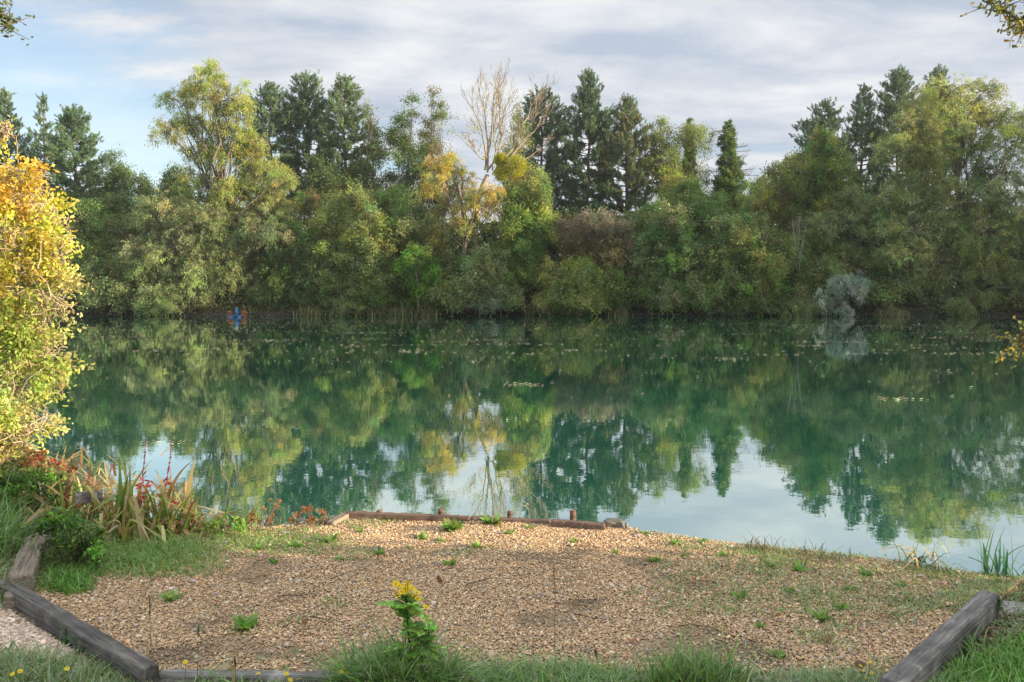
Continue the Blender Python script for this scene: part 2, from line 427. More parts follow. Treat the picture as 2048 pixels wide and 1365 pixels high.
WIL = dict(ln=.19, wd=.05, spread=.11, droop=.5, spray=(.4, 1.15), axmix=(.7, .45, .5), per=26)
BRD = dict(ln=.17, wd=.11, spread=.17, droop=.2, spray=(.4, 1.1), axmix=(.4, .9, .25), per=22)
def gb(px, Yd, py=625):
    p = P(px, py, Yd); return np.array([p[0], Yd, gz(p[0], Yd)])

# --- pines
pine('tall dark pine cut by the left edge of the photo, behind the yellow bush', 8, 178, 48, 470, 82)
pine('slender open pine with bare lower trunk, second from the left edge', 86, 190, 27, 380, 82, .7, sparse=.25)
pine('broad dense pine right of the slender open pine at far left', 146, 212, 50, 470, 78, 1.3, shape='round')
pine('dark pine directly right of the tall golden willow top', 538, 168, 50, 430, 80, 1.1, shape='round')
pine('tall dark pine, middle one of the three right of the golden willow', 612, 145, 52, 420, 82, 1.2, shape='round')
pine('lighter green pine, right one of the three right of the golden willow', 690, 153, 50, 420, 80, 1.1, shape='round', pal=((.055, .09, .045), (.07, .1, .05)))
pine('dark pine partly hidden behind the right limbs of the bare tree', 1085, 180, 58, 450, 82, 1.1, shape='round')
pine('tallest pointed pine right of the bare tree, thick leafy lower trunk', 1178, 140, 58, 445, 80, 1.3, pal=((.05, .08, .04), (.06, .09, .045), (.04, .07, .04)))
pine('shorter bushy pine right of the tallest pointed pine, brownish in parts', 1256, 193, 62, 445, 80, 1.2, pal=((.06, .085, .035), (.09, .085, .04), (.045, .075, .035)))
pine('dark pine rising behind the yellow-green tree on the right', 1650, 202, 48, 420, 84, .9, shape='round')
pine('dark pine just left of the big right-hand willow', 1728, 170, 44, 430, 84, .9)
pine('high dark pine peeking over the left shoulder of the big right-hand willow', 1798, 136, 52, 420, 84, .9, shape='round')
pine('pine tip showing above the middle of the big right-hand willow', 1878, 132, 36, 420, 86, .9, shape='round')

# --- sparse deciduous trees behind the hedge
def airy(label, px, top, hw, bot, Yd, pal, dens=26, n=10, tr=.14, name='alder_tree', group='open leafed trees above the far bank'):
    lobes = []
    for i in range(n):
        f = (i+.5)/n; yy = top+12+(bot-top-20)*f
        w = hw*(.3+.8*min(1, f*1.6))
        lobes.append(plobe(px+R.uniform(-.6, .6)*w, yy, w*R.uniform(.5, .8), w*R.uniform(.4, .65), Yd, pal, R.uniform(-1, 1)))
    return build_tree(name, label, 'tree', gb(px, Yd), lobes, pal, trunk_r=tr, fork=.6, dens=dens*1.9, group=group,
                      ln=.18, wd=.11, spread=.22, droop=.2, per=16, fill=.25, limbend=.06)
airy('low dark leafy tree right of the dense left pine, under open sky', 228, 290, 42, 470, 76, DARK, 30)
airy('small dark round tree left of the golden willow, edge of the blue gap', 285, 342, 34, 470, 74, DARK, 36)
airy('dark leafy tree showing behind the left limb of the golden willow', 350, 325, 34, 430, 76, DARK, 40)
airy('thin open tree close right of the lighter green pine', 742, 195, 32, 420, 78, DARK+OLIVE, 22)
airy('open dark tree with airy crown left of the drooping-topped one', 815, 180, 42, 430, 78, DARK+GREEN, 26)
airy('open dark tree with narrow drooping top, left of the bare tree', 872, 162, 36, 430, 79, DARK+BROWN, 24)
airy('thin yellowing tree between the bushy pine and the ivy-clad pair', 1322, 228, 38, 420, 80, OLIVE+YGREEN, 30)
airy('yellow-leaved small tree glowing behind the hedge near the ivy column', 1350, 345, 30, 420, 75, GOLD+OLIVE, 24)
airy('leafy tree behind the bare limbs, yellow green with thin crown', 1030, 195, 40, 400, 76, OLIVE, 8)
airy('small yellow tree low behind the leafless ivy column', 1492, 385, 22, 440, 76, YGREEN, 60, n=5)
airy('pale distant tree in the notch right of the ivy column', 1530, 340, 30, 440, 95, GREY, 60, n=5)
airy('thin leafy tree under the pines behind the three-pine row', 640, 300, 60, 430, 78, DARK, 14)

# --- ivy clad trunks
def ivy(label, px, top, hw, bot, Yd, twig=True, pal=DARK+GREEN, crownpal=None):
    b0 = gb(px, Yd); root = empty('ivy_clad_tree', b0, label, 'tree')
    s = S(Yd); tp = P(px, top, Yd); tr = MB(); fo = MB()
    pth = curve(b0-[0, 0, .3], tp-[0, 0, .2], 9, .01); tubes(tr, pth, np.linspace(.3, .05, 9), 8)
    n = 26; lobes = []
    for i in range(n):
        f = i/(n-1); z = np.interp(f, [0, 1], [tp[2]-.3, P(px, bot, Yd)[2]])
        w = hw*s*(.28+.9*f**.7)*R.uniform(.8, 1.15)
        x = np.interp(z, pth[:, 2], pth[:, 0])+R.uniform(-.25, .25)*w
        lobes.append((x, Yd+R.uniform(-.2, .2), z, w*.75, w*.75, max(.35, w*.6), pal))
    mb, tw = crown(lobes, pal, dens=230, ln=.13, wd=.11, spread=.08, spray=(.15, .45), per=14, droop=.1)
    if twig:
        for i in range(20):
            f = R.uniform(.08, .95); z = tp[2]-(tp[2]-lobes[-1][2])*f
            side_ = 1 if R.rand() < .72 else -1
            p0 = np.array([np.interp(z, pth[:, 2], pth[:, 0]), Yd, z]); Lb = (hw*s*1.0+R.uniform(.6, 1.7))*(.5+.6*f)
            e = p0+np.array([side_*Lb, R.normal(0, .6), R.uniform(-.2, .9)*.7])
            tubes(tr, curve(p0, e, 6, .1), np.linspace(.045, .012, 6), 4)
            for q in range(3):
                e2 = p0+(e-p0)*R.uniform(.6, .9)
                tubes(tr, curve(e2, e2+np.array([side_*R.uniform(.2, .6), R.normal(0, .2), R.uniform(-.1, .5)]), 4, .1), np.linspace(.02, .008, 4), 3)
    tr.build('trunk', M_BARK, root, True, origin=b0); mb.build('ivy', M_LEAF, root, origin=b0)
    if crownpal:
        lb = [plobe(px+R.uniform(-28, 28), R.uniform(top+15, bot), 20, 18, Yd, crownpal, R.uniform(-1, 1)) for _ in range(16)]
        m2, _ = crown(lb, crownpal, dens=70, ln=.17, wd=.1, spread=.2, per=16, fill=.2)
        m2.build('crown', M_LEAF, root, origin=b0)
    return root
ivy('dark ivy-covered column of a dead tree with bare side twigs, standing alone against the sky', 1455, 243, 36, 440, 80)
ivy('ivy-wrapped trunk with a thin yellowing crown, left of the bare-twigged ivy column', 1380, 238, 25, 420, 80, False, crownpal=OLIVE)

# --- the golden willow with the drooping skirt
wy = 67
upper = [(418, 158, 36, 30), (452, 200, 48, 34), (405, 190, 34, 28), (358, 205, 34, 22), (332, 262, 36, 20), (372, 250, 36, 24), (420, 268, 40, 30),
         (480, 225, 28, 24), (455, 262, 36, 26), (432, 312, 44, 24), (490, 300, 44, 28), (392, 305, 34, 20), (520, 285, 22, 14)]
midl = [(520, 345, 50, 34), (565, 360, 24, 26), (395, 372, 46, 30), (500, 395, 62, 40), (560, 400, 34, 36), (455, 380, 30, 26)]
low = [(350, 425, 62, 34), (300, 440, 44, 36), (400, 455, 70, 44), (470, 470, 62, 46), (540, 455, 46, 44), (345, 500, 66, 46), (420, 530, 64, 46), (492, 535, 46, 52),
       (300, 520, 50, 50), (380, 580, 60, 34), (455, 560, 50, 40), (330, 590, 52, 30), (500, 580, 32, 26)]
lobes = [plobe(a, b_, c, d, wy, GREYY+YGREEN[:1], R.uniform(-1.5, 1.5)) for a, b_, c, d in upper]  # yellower leaf palette paints the sunlight on the willow top
lobes += [plobe(a, b_, c, d, wy, GREYY+YGREEN, R.uniform(-1.5, 1.5)) for a, b_, c, d in midl]
lobes += [plobe(a, b_, c, d, wy, GREY, R.uniform(-2.0, .5)) for a, b_, c, d in low]  # grey palette alone, so the skirt's shade is in its leaf colour
w_root = build_tree('willow_tree', 'huge old willow, golden top high against the sky and grey-green skirt drooping to the water', 'willow tree',
                    gb(447, wy), lobes, GREY, trunk_r=.55, fork=.33, dens=62, **WIL)
# big visible fork
def mistletoe(label, px, py, r, Yd, pal=((.34, .32, .03), (.42, .39, .04), (.24, .26, .03))):
    c = P(px, py, Yd); rr = r*S(Yd); root = empty('mistletoe', c, label, 'mistletoe', 'mistletoe balls')
    n = 2600; d = unit(R.normal(0, 1, (n, 3))); t = R.uniform(.25, 1, n)**.5
    mb = MB(); pos = c+d*(rr*t)[:, None]; leaves(mb, pos, unit(d+R.normal(0, .45, (n, 3))), .13, .045, vary(pick(pal, n), n, .15, .05))
    tw = MB(); m = 120; dd = unit(R.normal(0, 1, (m, 3))); q = np.linspace(0, .9, 4)
    tubes(tw, c+dd[:, None]*rr*q[None, :, None]+R.normal(0, .02, (m, 4, 3)), np.tile(np.linspace(.02, .006, 4), (m, 1)), 3, (.2, .2, .05))
    mb.build('foliage', M_LEAF, root, origin=c); tw.build('stems', M_TWIG, root, origin=c)
mistletoe('small yellow mistletoe clump on the trunk of the golden willow', 452, 376, 9, 66.2)
my = 64.3
mistletoe('biggest yellow mistletoe ball, right of the other two', 1033, 332, 23, my)
mistletoe('upper left yellow mistletoe ball beside the big one', 1002, 320, 14, my)
mistletoe('lower left yellow mistletoe ball, under the upper one', 1004, 347, 16, my)

# --- bare tree
def bare_tree():
    b0 = gb(965, 66.5); root = empty('bare_tree', b0, 'tall nearly leafless pale-limbed tree carrying the mistletoe balls', 'tree')
    tr = MB(); Yd = 66.5
    fork = P(975, 350, Yd)
    tubes(tr, np.concatenate([curve(b0-[0, 0, .3], P(950, 430, Yd), 5, .03), curve(P(950, 430, Yd), fork, 5, .03)[1:]]), np.linspace(.3, .17, 9), 9)
    mains = [((970, 340), (955, 158), .15), ((975, 340), (985, 150), .17), ((975, 345), (1010, 156), .16), ((972, 330), (922, 188), .12), ((985, 350), (1060, 198), .16),
             ((1015, 330), (1100, 243), .13), ((968, 320), (905, 258), .08), ((985, 340), (1035, 178), .13), ((1040, 330), (1105, 278), .08), ((965, 360), (870, 288), .07), ((995, 345), (1075, 188), .1)]
    leafp = []
    def grow(p0, p1, r, lev):
        K = 8; c_ = curve(p0, p1, K, .13, .02); tubes(tr, c_, .62*r*np.linspace(1, .28, K), 6 if lev < 2 else 4)
        L_ = np.linalg.norm(p1-p0)
        if lev >= 3: 
            leafp.append(p1); return
        for i in range([9, 6, 4][lev]):
            f = R.uniform(.3, .98); q = c_[int(f*(K-1))]
            d = unit((p1-p0)*1.0/L_+R.normal(0, .42, 3)+np.array([0, 0, .45]))
            grow(q, q+d*L_*R.uniform(.22, .42), max(.016, r*.42*(1.2-f*.6)), lev+1)
    for (a, b_, r) in mains:
        grow(P(*a, Yd+R.uniform(-.3, .3)), P(*b_, Yd+R.uniform(-2, 2)), r, 0)
    tr.build('trunk', M_PALEBARK, root, True, origin=b0)
    lb = [plobe(a, b_, c, d, Yd, pal, R.uniform(-1, 1)) for a, b_, c, d, pal in [(965, 215, 24, 26, GOLD), (1010, 200, 18, 24, OLIVE), (950, 270, 26, 22, GOLD), (935, 230, 14, 14, OLIVE), (1000, 255, 22, 20, OLIVE), (905, 265, 24, 14, GOLD), (1040, 260, 26, 26, OLIVE), (1000, 300, 26, 20, OLIVE), (975, 300, 20, 20, GOLD)]]
    mb, _ = crown(lb, GOLD, dens=11, ln=.15, wd=.09, spread=.22, per=12, fill=.4)
    mb.build('crown', M_LEAF, root, origin=b0)
bare_tree()
def tree(name, label, cat, px, Yd, spec, pal, kw, dens=70, tr=.22, group=None, **k2):
    lobes = [plobe(s_[0], s_[1], s_[2], s_[3], Yd, (s_[4] if len(s_) > 4 else pal), R.uniform(-1.2, 1.2)) for s_ in spec]
    a = dict(kw); a.update(k2)
    return build_tree(name, label, cat, gb(px, Yd), lobes, pal, trunk_r=tr, dens=dens, group=group, **a)
tree('pollard_tree', 'yellow-leaved pollard with a dark knobbly trunk below the mistletoe balls', 'tree', 940, 65.5,
     [(870, 335, 24, 22), (900, 330, 30, 24), (925, 360, 30, 20), (955, 385, 26, 18), (880, 365, 26, 20), (955, 412, 40, 24), (985, 380, 20, 16, GOLD), (930, 405, 26, 20), (1000, 400, 26, 20), (850, 385, 24, 20)], GOLD+GREYY, WIL, 55, .3, fork=.55)
tree('maple_tree', 'leafy tree turning orange and green right of the pollard, under the mistletoe', 'tree', 1045, 66.8,
     [(1050, 355, 34, 26, ORNG+OLIVE), (1075, 390, 30, 26, OLIVE+ORNG), (1040, 400, 40, 30, YGREEN+OLIVE), (1070, 430, 36, 30, YGREEN), (1030, 450, 44, 34, GREEN+YGREEN), (1080, 460, 30, 30, GREEN+YGREEN),
      (1040, 500, 50, 36, GREEN), (1020, 545, 50, 34, OLIVE+YGREEN), (1060, 570, 40, 34, OLIVE)], OLIVE, BRD, 75, .25)

# --- hedge of bushes and small trees along the far bank
H = 'bushes along the far bank'
def bush(label, px, Yd, spec, pal, kw=BRD, dens=70, name='bush', **k2):
    tree(name, label, 'bush', px, Yd, spec, pal, kw, dens, .12, H, **k2)
def col3(px, top, hw, bot=612, jit=.25):
    out_ = []; n = max(2, int((bot-top)/(hw*.8)))
    for i in range(n):
        f = (i+.5)/n; y = top+(bot-top)*f; w = hw*(.62+.38*min(1, f*2))
        for s_ in (-1, 1) if i else (0,):
            out_.append((px+s_*hw*.42+R.uniform(-jit, jit)*hw, y+R.uniform(-.1, .1)*hw, w*.62, max(14, min(w*.62, (bot-top)*.5/n*1.5))))
    return out_
bush('dark green bush behind the yellow foreground bush at the left edge', 60, 67, col3(60, 440, 70), GREEN+DARK)
bush('dark bush farthest left on the far bank', -40, 67, col3(-40, 420, 70), DARK)
bush('grey-green bush just right of the yellow foreground bush', 175, 66, col3(175, 402, 52), GREY+GREEN)
bush('brownish olive bush left of the huge willow skirt', 238, 66.5, col3(238, 430, 48), BROWN+OLIVE+GREEN)
bush('grey-green bush overhanging the water at the left foot of the huge willow', 270, 64.5, [(262, 560, 36, 34), (250, 595, 44, 22), (300, 598, 40, 22), (200, 590, 40, 26)], GREY+DARK)
bush('dark green broadleaf bush right of the huge willow', 572, 66, col3(572, 430, 50), GREEN+DARK, dens=75)
bush('olive bush with a rusty top under the three-pine row', 610, 68.5, col3(612, 385, 56), OLIVE+BROWN)
bush('tall pale yellow-green bush under the lighter pine', 690, 66, col3(692, 362, 72), YGREEN+OLIVE)
bush('low dark bush at the waterline below the yellow-green bush', 650, 64.8, [(640, 560, 40, 30), (660, 595, 50, 22), (610, 600, 30, 16), (720, 590, 40, 24)], OLIVE+DARK)
bush('olive round-topped bush under the airy dark trees', 795, 66.5, col3(795, 376, 68), OLIVE+GREEN)
bush('dark olive bush in shade left of the bright green sapling', 760, 65, col3(750, 480, 44), DARK+OLIVE)
bush('bright green leafy sapling standing out low in the hedge', 835, 64.6, [(828, 515, 18, 16), (855, 535, 22, 16), (812, 545, 18, 12), (838, 560, 26, 16), (850, 585, 18, 16), (835, 605, 20, 14), (866, 555, 14, 12), (800, 528, 12, 9)], BRIGHT, dens=75, name='sapling')
bush('brownish bush below the yellow pollard, to its left', 885, 66.5, col3(885, 400, 52), BROWN+OLIVE+GREYY)
bush('dull grey-green bush around the foot of the pollard', 960, 64.8, [(925, 530, 40, 34, DARK), (975, 530, 44, 36, GREY), (950, 575, 50, 28, GREY), (1000, 590, 46, 24, GREY), (905, 590, 44, 26, OLIVE)], GREY+DARK)
bush('small pale grey-green bush touching the water right of centre', 1015, 64.3, [(1005, 592, 40, 18), (970, 605, 26, 12)], [(.15, .19, .13), (.12, .17, .1)], WIL)
bush('purple-brown twiggy bush under the tallest pointed pine', 1185, 66.5, [(1150, 465, 40, 30), (1190, 455, 44, 30), (1225, 460, 40, 28), (1160, 510, 46, 34, BROWN), (1215, 510, 46, 34, BROWN), (1250, 490, 30, 30)], PURP, dens=60)
bush('yellowish green bush at the water under the purple-brown one', 1150, 64.8, [(1130, 560, 50, 36), (1180, 560, 46, 36), (1110, 595, 40, 24), (1165, 600, 50, 20), (1215, 575, 40, 36)], OLIVE+YGREEN)
bush('small dark bush at the waterline left of the broad grey-green sallow', 1250, 64.9, [(1240, 590, 34, 26), (1225, 560, 30, 26)], DARK+GREEN)
tree('sallow_tree', 'broad grey-green sallow with domed crown left of the ivy column foot', 'tree', 1350, 65.8,
     col3(1335, 408, 78)+col3(1405, 392, 66, 560)+[(1330, 590, 50, 24), (1400, 590, 50, 26), (1290, 560, 40, 40)], GREY+GREEN, BRD, 66)
tree('sallow_tree', 'rounded olive-green sallow with yellow patches right of the grey-green one', 'tree', 1480, 65.2,
     col3(1475, 440, 66)+[(1510, 470, 40, 34, OLIVE), (1440, 560, 50, 40, YGREEN), (1530, 540, 40, 40, YGREEN+GREEN), (1470, 598, 60, 24, GREEN), (1530, 600, 36, 20)], GREEN+OLIVE, BRD, 70)
tree('maple_tree', 'yellow-green maple with sunlit top left of the dark pines', 'tree', 1640, 70,
     [(1640, 285, 26, 24), (1615, 320, 34, 26), (1665, 320, 36, 26), (1640, 350, 46, 30), (1600, 380, 40, 30), (1680, 370, 34, 30), (1640, 410, 50, 34), (1600, 430, 40, 30), (1680, 430, 36, 30)], YGREEN+GREEN, BRD, 62, .2)
tree('maple_tree', 'shorter yellowing tree with ragged top left of the sunlit maple', 'tree', 1570, 69,
     [(1555, 345, 24, 20), (1585, 335, 20, 22), (1550, 385, 34, 28), (1590, 390, 34, 30), (1530, 410, 26, 24), (1560, 430, 44, 32), (1580, 470, 40, 30)], OLIVE+YGREEN+BROWN, BRD, 62, .18)
bush('dense dark green bush between the yellow sallow and the silver bush', 1600, 66, [(1570, 500, 44, 36), (1620, 500, 40, 36, OLIVE), (1590, 550, 44, 36, GREEN), (1640, 550, 40, 36, OLIVE), (1590, 595, 44, 26), (1640, 595, 40, 24), (1640, 460, 40, 34, GREY)], GREEN+BROWN)
bush('shaded dark bush filling the waterline right of the silver bush', 1790, 65.6, [(1780, 560, 44, 34), (1765, 598, 40, 22), (1805, 595, 44, 22), (1770, 525, 34, 26)], DARK+OLIVE+GREY)
bush('green bush between the two ivy-clad trees, behind the sallows', 1380, 68.5, [(1370, 400, 44, 32), (1365, 440, 50, 34), (1420, 420, 44, 30), (1310, 440, 44, 30)], GREEN+OLIVE)
bush('grey-green willow bush above the silver bush', 1720, 66.8, [(1700, 400, 40, 30), (1740, 430, 50, 36), (1690, 450, 46, 36), (1730, 490, 50, 40), (1690, 520, 46, 36, OLIVE), (1760, 540, 50, 40, GREEN), (1730, 590, 60, 28, DARK)], GREY, WIL)
tree('silver_willow', 'small silvery willow bush leaning out and touching the water', 'bush', 1690, 63.7,
     [(1705, 556, 22, 14), (1720, 572, 18, 18), (1682, 566, 22, 16), (1662, 575, 18, 18), (1648, 598, 16, 20), (1672, 600, 18, 20), (1692, 580, 16, 22), (1655, 620, 18, 12), (1685, 618, 14, 12)], SILV, WIL, 90, .06, droop=.9, spray=(.4, .9), fill=.3, wd=.05)
bw = 66.5
big = [(1900, 185, 46, 34), (1850, 205, 44, 34), (1960, 190, 44, 34), (2000, 230, 40, 36), (1830, 250, 50, 36), (1890, 240, 56, 40), (1950, 250, 56, 40), (2010, 290, 44, 40), (1800, 300, 50, 36), (1860, 300, 60, 40), (1930, 310, 60, 44), (1990, 345, 50, 44)]
low2 = [(1850, 370, 62, 40), (1800, 400, 50, 40), (1910, 400, 62, 44), (1970, 410, 60, 46), (2030, 400, 50, 60), (1830, 450, 60, 46), (1900, 470, 64, 48), (1970, 480, 62, 50), (2040, 490, 56, 56),
        (1800, 520, 50, 44), (1860, 540, 60, 46), (1930, 550, 62, 46), (2000, 560, 60, 46), (1850, 595, 60, 26), (1930, 600, 60, 24), (2010, 600, 60, 26), (2070, 580, 50, 40)]
lobes = [plobe(a, b_, c, d, bw+1, GREYY+OLIVE, R.uniform(-1.5, 2)) for a, b_, c, d in big]+[plobe(a, b_, c, d, bw-1, GREY+GREYY[:1], R.uniform(-1.5, 1)) for a, b_, c, d in low2]  # lit crown and shaded curtains painted in by the two palettes
build_tree('willow_tree', 'massive willow filling the right side of the far bank, olive crown over grey-green curtains', 'willow tree', gb(1930, bw), lobes, GREY, trunk_r=.5, fork=.35, dens=56, **WIL)
tree('willow_tree', 'yellow-green tree cut by the right edge of the photo', 'willow tree', 2110, 67, [(2075, 260, 46, 50), (2100, 340, 60, 50), (2090, 430, 60, 50), (2130, 500, 70, 60), (2150, 580, 70, 40), (2160, 380, 60, 60)], GREYY+OLIVE, WIL, 50)
bush('bush beyond the right edge of the photo', 2260, 67, col3(2260, 420, 90), GREY)
for i, px in enumerate(range(-60, 2200, 62)):
    t_ = 470+R.uniform(-25, 30)-(30 if px < 500 or px > 1650 else 0)
    Yd = 71+R.uniform(-1, 1.5)
    build_tree('bush', 'dark bush seen only through the gaps behind the first row of the hedge', 'bush', gb(px, Yd), [plobe(px+R.uniform(-12, 12), y_, 44, 30, Yd, None, R.uniform(-.5, .5)) for y_ in (t_, t_+45, t_+90, t_+130)], GREEN+DARK+OLIVE, trunk_r=.12, dens=34, group='dark bushes in the second row of the hedge', **{**BRD, 'ln': .26, 'wd': .17}, limbs=False)
# bare white stems in the hedge
st = MB(); b0 = gb(1598, 67.2)
root = empty('birch_stems', b0, 'cluster of thin pale bare stems in the hedge left of the silver bush', 'tree')
for a, b_ in [((1592, 520), (1585, 440)), ((1598, 525), (1600, 432)), ((1600, 520), (1612, 452)), ((1595, 500), (1596, 450)), ((1600, 540), (1608, 470))]:
    tubes(st, np.concatenate([curve(b0+[0, 0, -.2], P(*a, 64.6), 6, .02), curve(P(*a, 64.6), P(*b_, 64.2), 7, .06)[1:]]), np.linspace(.03, .012, 12), 5)
st.build('trunk', barkmat('birch_bark', (.25, .23, .18), (.42, .39, .32)), root, True, origin=b0)

for i, px in enumerate([330, 700, 1125, 1440, 1620, 1900]):
    p_ = P(px, 628, 63.6); p_[2] = .35
    build_tree('bush', 'low leafy bush dipping its twigs into the water along the far bank', 'bush', (p_[0], far_y(p_[0])+.3, .1), [(p_[0]+R.uniform(-1, 1), far_y(p_[0])-.3, R.uniform(.4, .9), R.uniform(.8, 1.8), .9, R.uniform(.45, .8)) for _ in range(3)], pick([GREY, OLIVE, GREEN], 1)[0] if 0 else [GREY, OLIVE, GREEN, DARK][i % 4], trunk_r=.05, dens=60, group='low bushes dipping into the far water', **WIL, limbs=False)
# far-bank fringe: tufts of sedge at the waterline
M_DRY = leafmat('dry_leaf', .3)
def blades(mb, base, n, h, spreadr, pal, w=.012, lean=.35, K=5, bend=.5, kink=0):
    """arched tapering blades from around base"""
    base = np.asarray(base, float)
    if base.ndim == 1: base = np.tile(base, (n, 1))+np.stack([R.normal(0, spreadr, n), R.normal(0, spreadr, n), np.zeros(n)], 1)
    hh = h*np.exp(R.normal(0, .25, n)); az = R.uniform(0, 6.28, n); ln_ = np.abs(R.normal(0, lean, n))
    d = np.stack([np.cos(az)*ln_, np.sin(az)*ln_, np.ones(n)], 1); d = unit(d)
    t = np.linspace(0, 1, K); bd = bend*R.uniform(.3, 1.3, n)
    hor = np.stack([np.cos(az), np.sin(az), np.zeros(n)], 1)
    c_ = base[:, None]+d[:, None]*(hh[:, None]*t)[..., None]+hor[:, None]*(hh[:, None]*bd[:, None]*t**2)[..., None]*.6
    c_[..., 2] -= hh[:, None]*bd[:, None]*t**2.4*.45
    if kink:
        kk = R.rand(n) < kink; tk = R.uniform(.35, .65, n); ex = np.clip(t[None]-tk[:, None], 0, 1)*hh[:, None]
        c_[..., 2] -= np.where(kk[:, None], ex*1.25, 0); c_[..., :2] += np.where(kk[:, None, None], (ex*.7)[..., None]*hor[:, None, :2], 0)
        c_[..., 2] = np.maximum(c_[..., 2], base[:, None, 2]+.01)
    wv = np.stack([-np.sin(az+R.normal(0, .6, n)), np.cos(az), np.zeros(n)], 1)
    ww = w*np.exp(R.normal(0, .25, n))[:, None]*(1-t[None]**2.2)*.5+.0006
    V = np.stack([c_-wv[:, None]*ww[..., None], c_+wv[:, None]*ww[..., None]], 2).reshape(-1, 3)
    i = (np.arange(n)*K*2)[:, None]+(np.arange(K-1)*2)[None]
    f = np.stack([i, i+1, i+3, i+2], -1).reshape(-1, 4)
    mb.add(V, f, np.repeat(vary(pick(pal, n), n, .15, .08), K*2, axis=0))
SEDGE = [(.16, .15, .06), (.2, .17, .09), (.1, .13, .04)]
for i, (px, lab) in enumerate([(90, 'dry sedge tuft at the far waterline by the left bush'), (620, 'sedge tuft at the far waterline right of the paddle aerator'), (755, 'sedge tuft at the far waterline below the olive bush'), (800, 'larger arching sedge tuft at the far waterline left of the green sapling'),
                               (860, 'sedge tuft at the far waterline just right of the green sapling'), (1080, 'dry sedge tuft at the far waterline near the centre right'), (1235, 'upright sedge tuft at the far waterline by the small dark bush'), (1780, 'dry sedge tuft under the big right-hand willow')]):
    p = gb(px, 63.6); yy = float(far_y(p[0]))-.1; p = np.array([p[0]*yy/63.6, yy, .02])
    mb = MB(); blades(mb, p, 260, 1.0, .5, SEDGE, .04, .5, 5, .8)
    tag(mb.build('sedge_tuft', M_GRASS, origin=p), lab, 'sedge', 'sedge tufts on the far bank')
# tangled undergrowth filling the foot of the far bank
ug = MB(); n = 52000; x = R.uniform(-55, 55, n); y = far_y(x)+R.uniform(.1, 7, n); z = height(x, y)+np.abs(R.normal(0, .55, n))*(.5+.5*(wob(x, y, .6) > -.3))
leaves(ug, np.stack([x, y, z], 1), unit(R.normal(0, 1, (n, 3))), .2, .1, vary(pick(DARK+BROWN+[(.06, .045, .03)], n), n, .25, .1))
tag(ug.build('undergrowth', M_LEAF), 'dark tangled undergrowth along the foot of the far bank', 'undergrowth', kind='stuff')

# off-frame trees of the right-hand shore (they cast the shade lying on the far bank)
for i, (x, y, h_) in enumerate([(50, 14, 14), (51, 24, 16), (53, 33, 18.5), (55, 42, 18.5), (57, 51, 18.5), (59, 60, 20), (56, 69, 20)]):
    lb = [(x+R.uniform(-2, 2), y+R.uniform(-3.5, 3.5), gz(x, y)+h_*f, 3.6, 4.2, 2.6, GREY) for f in (.18, .3, .42, .54, .66, .76, .86)]
    lb += [(x+R.uniform(-2, 2), y+R.uniform(-4, 4), gz(x, y)+h_*f, 3.2, 4.2, 2.2, GREEN) for f in (.2, .4, .6)]
    build_tree('shore_tree', 'tall tree on the right-hand shore outside the photo', 'tree', (x, y, gz(x, y)), lb, GREY, trunk_r=.3, dens=9, group='trees on the right-hand shore', ln=.4, wd=.24, spread=.3, droop=.3, per=16, limbs=False)

exec_near = True
# ---------------------------------------------------------------- paddle aerator
def box(mb, c, s, col, rot=0):
    c = np.array(c, float); x, y, z = np.array(s)/2; bv = min(x, y, z)*.25
    v = []
    for sz, ins in ((-z, bv), (-z+bv, 0), (z-bv, 0), (z, bv)):
        for sx, sy in ((-1, -1), (1, -1), (1, 1), (-1, 1)):
            v.append([sx*(x-ins), sy*(y-ins), sz])
    v = np.array(v); ca, sa = math.cos(rot), math.sin(rot)
    v = np.stack([v[:, 0]*ca-v[:, 1]*sa, v[:, 0]*sa+v[:, 1]*ca, v[:, 2]], 1)+c
    f = [[0, 3, 2, 1], [12, 13, 14, 15]]
    for k in range(3):
        for j in range(4): f.append([k*4+j, k*4+(j+1) % 4, k*4+4+(j+1) % 4, k*4+4+j])
    mb.add(v, f, col)
ay = 61.5; a0 = G(474, 634, 0.0); a0 = P(474, 630, ay); a0[2] = 0
root = empty('paddle_aerator', a0, 'blue paddle-wheel aerator with orange paddles floating before the huge willow', 'aerator')
BL = (.03, .14, .33); OR = (.34, .09, .03)
m_ = MB(); box(m_, a0+[0, 0, .52], (.3, .32, .7), BL); box(m_, a0+[0, 0, .9], (.34, .36, .07), (.05, .24, .5)); m_.build('motor_housing', M_PAINT, root, origin=a0)
for sx in (-1, 1):
    m_ = MB(); box(m_, a0+[sx*.42, 0, .04], (.3, 1.3, .2), (.03, .14, .3)); m_.build('float', M_PAINT, root, origin=a0)
    wz = .3; wh = MB(); hub = a0+[sx*.72, 0, wz]
    tubes(wh, np.array([hub-[.2, 0, 0], hub+[.2, 0, 0]]), np.array([.07, .07]), 8, OR)
    for k in range(8):
        an = k*PI/4; d = np.array([0, math.cos(an), math.sin(an)]); tnn = np.array([0, -math.sin(an), math.cos(an)])
        for xo in (-.12, .12):
            q = hub+[xo, 0, 0]
            tubes(wh, np.array([q, q+d*.3]), np.array([.018, .018]), 4, OR)
        v = []
        for e in (.2, .36):
            for xo in (-.19, .19):
                for th_ in (-.012, .012): v.append(hub+[xo, 0, 0]+d*e+tnn*th_)
        v = np.array(v); wh.add(v, [[0, 1, 3, 2], [4, 6, 7, 5], [0, 4, 5, 1], [2, 3, 7, 6], [0, 2, 6, 4], [1, 5, 7, 3]], OR)
    wh.build('paddle_wheel', M_PAINT, root, origin=a0)
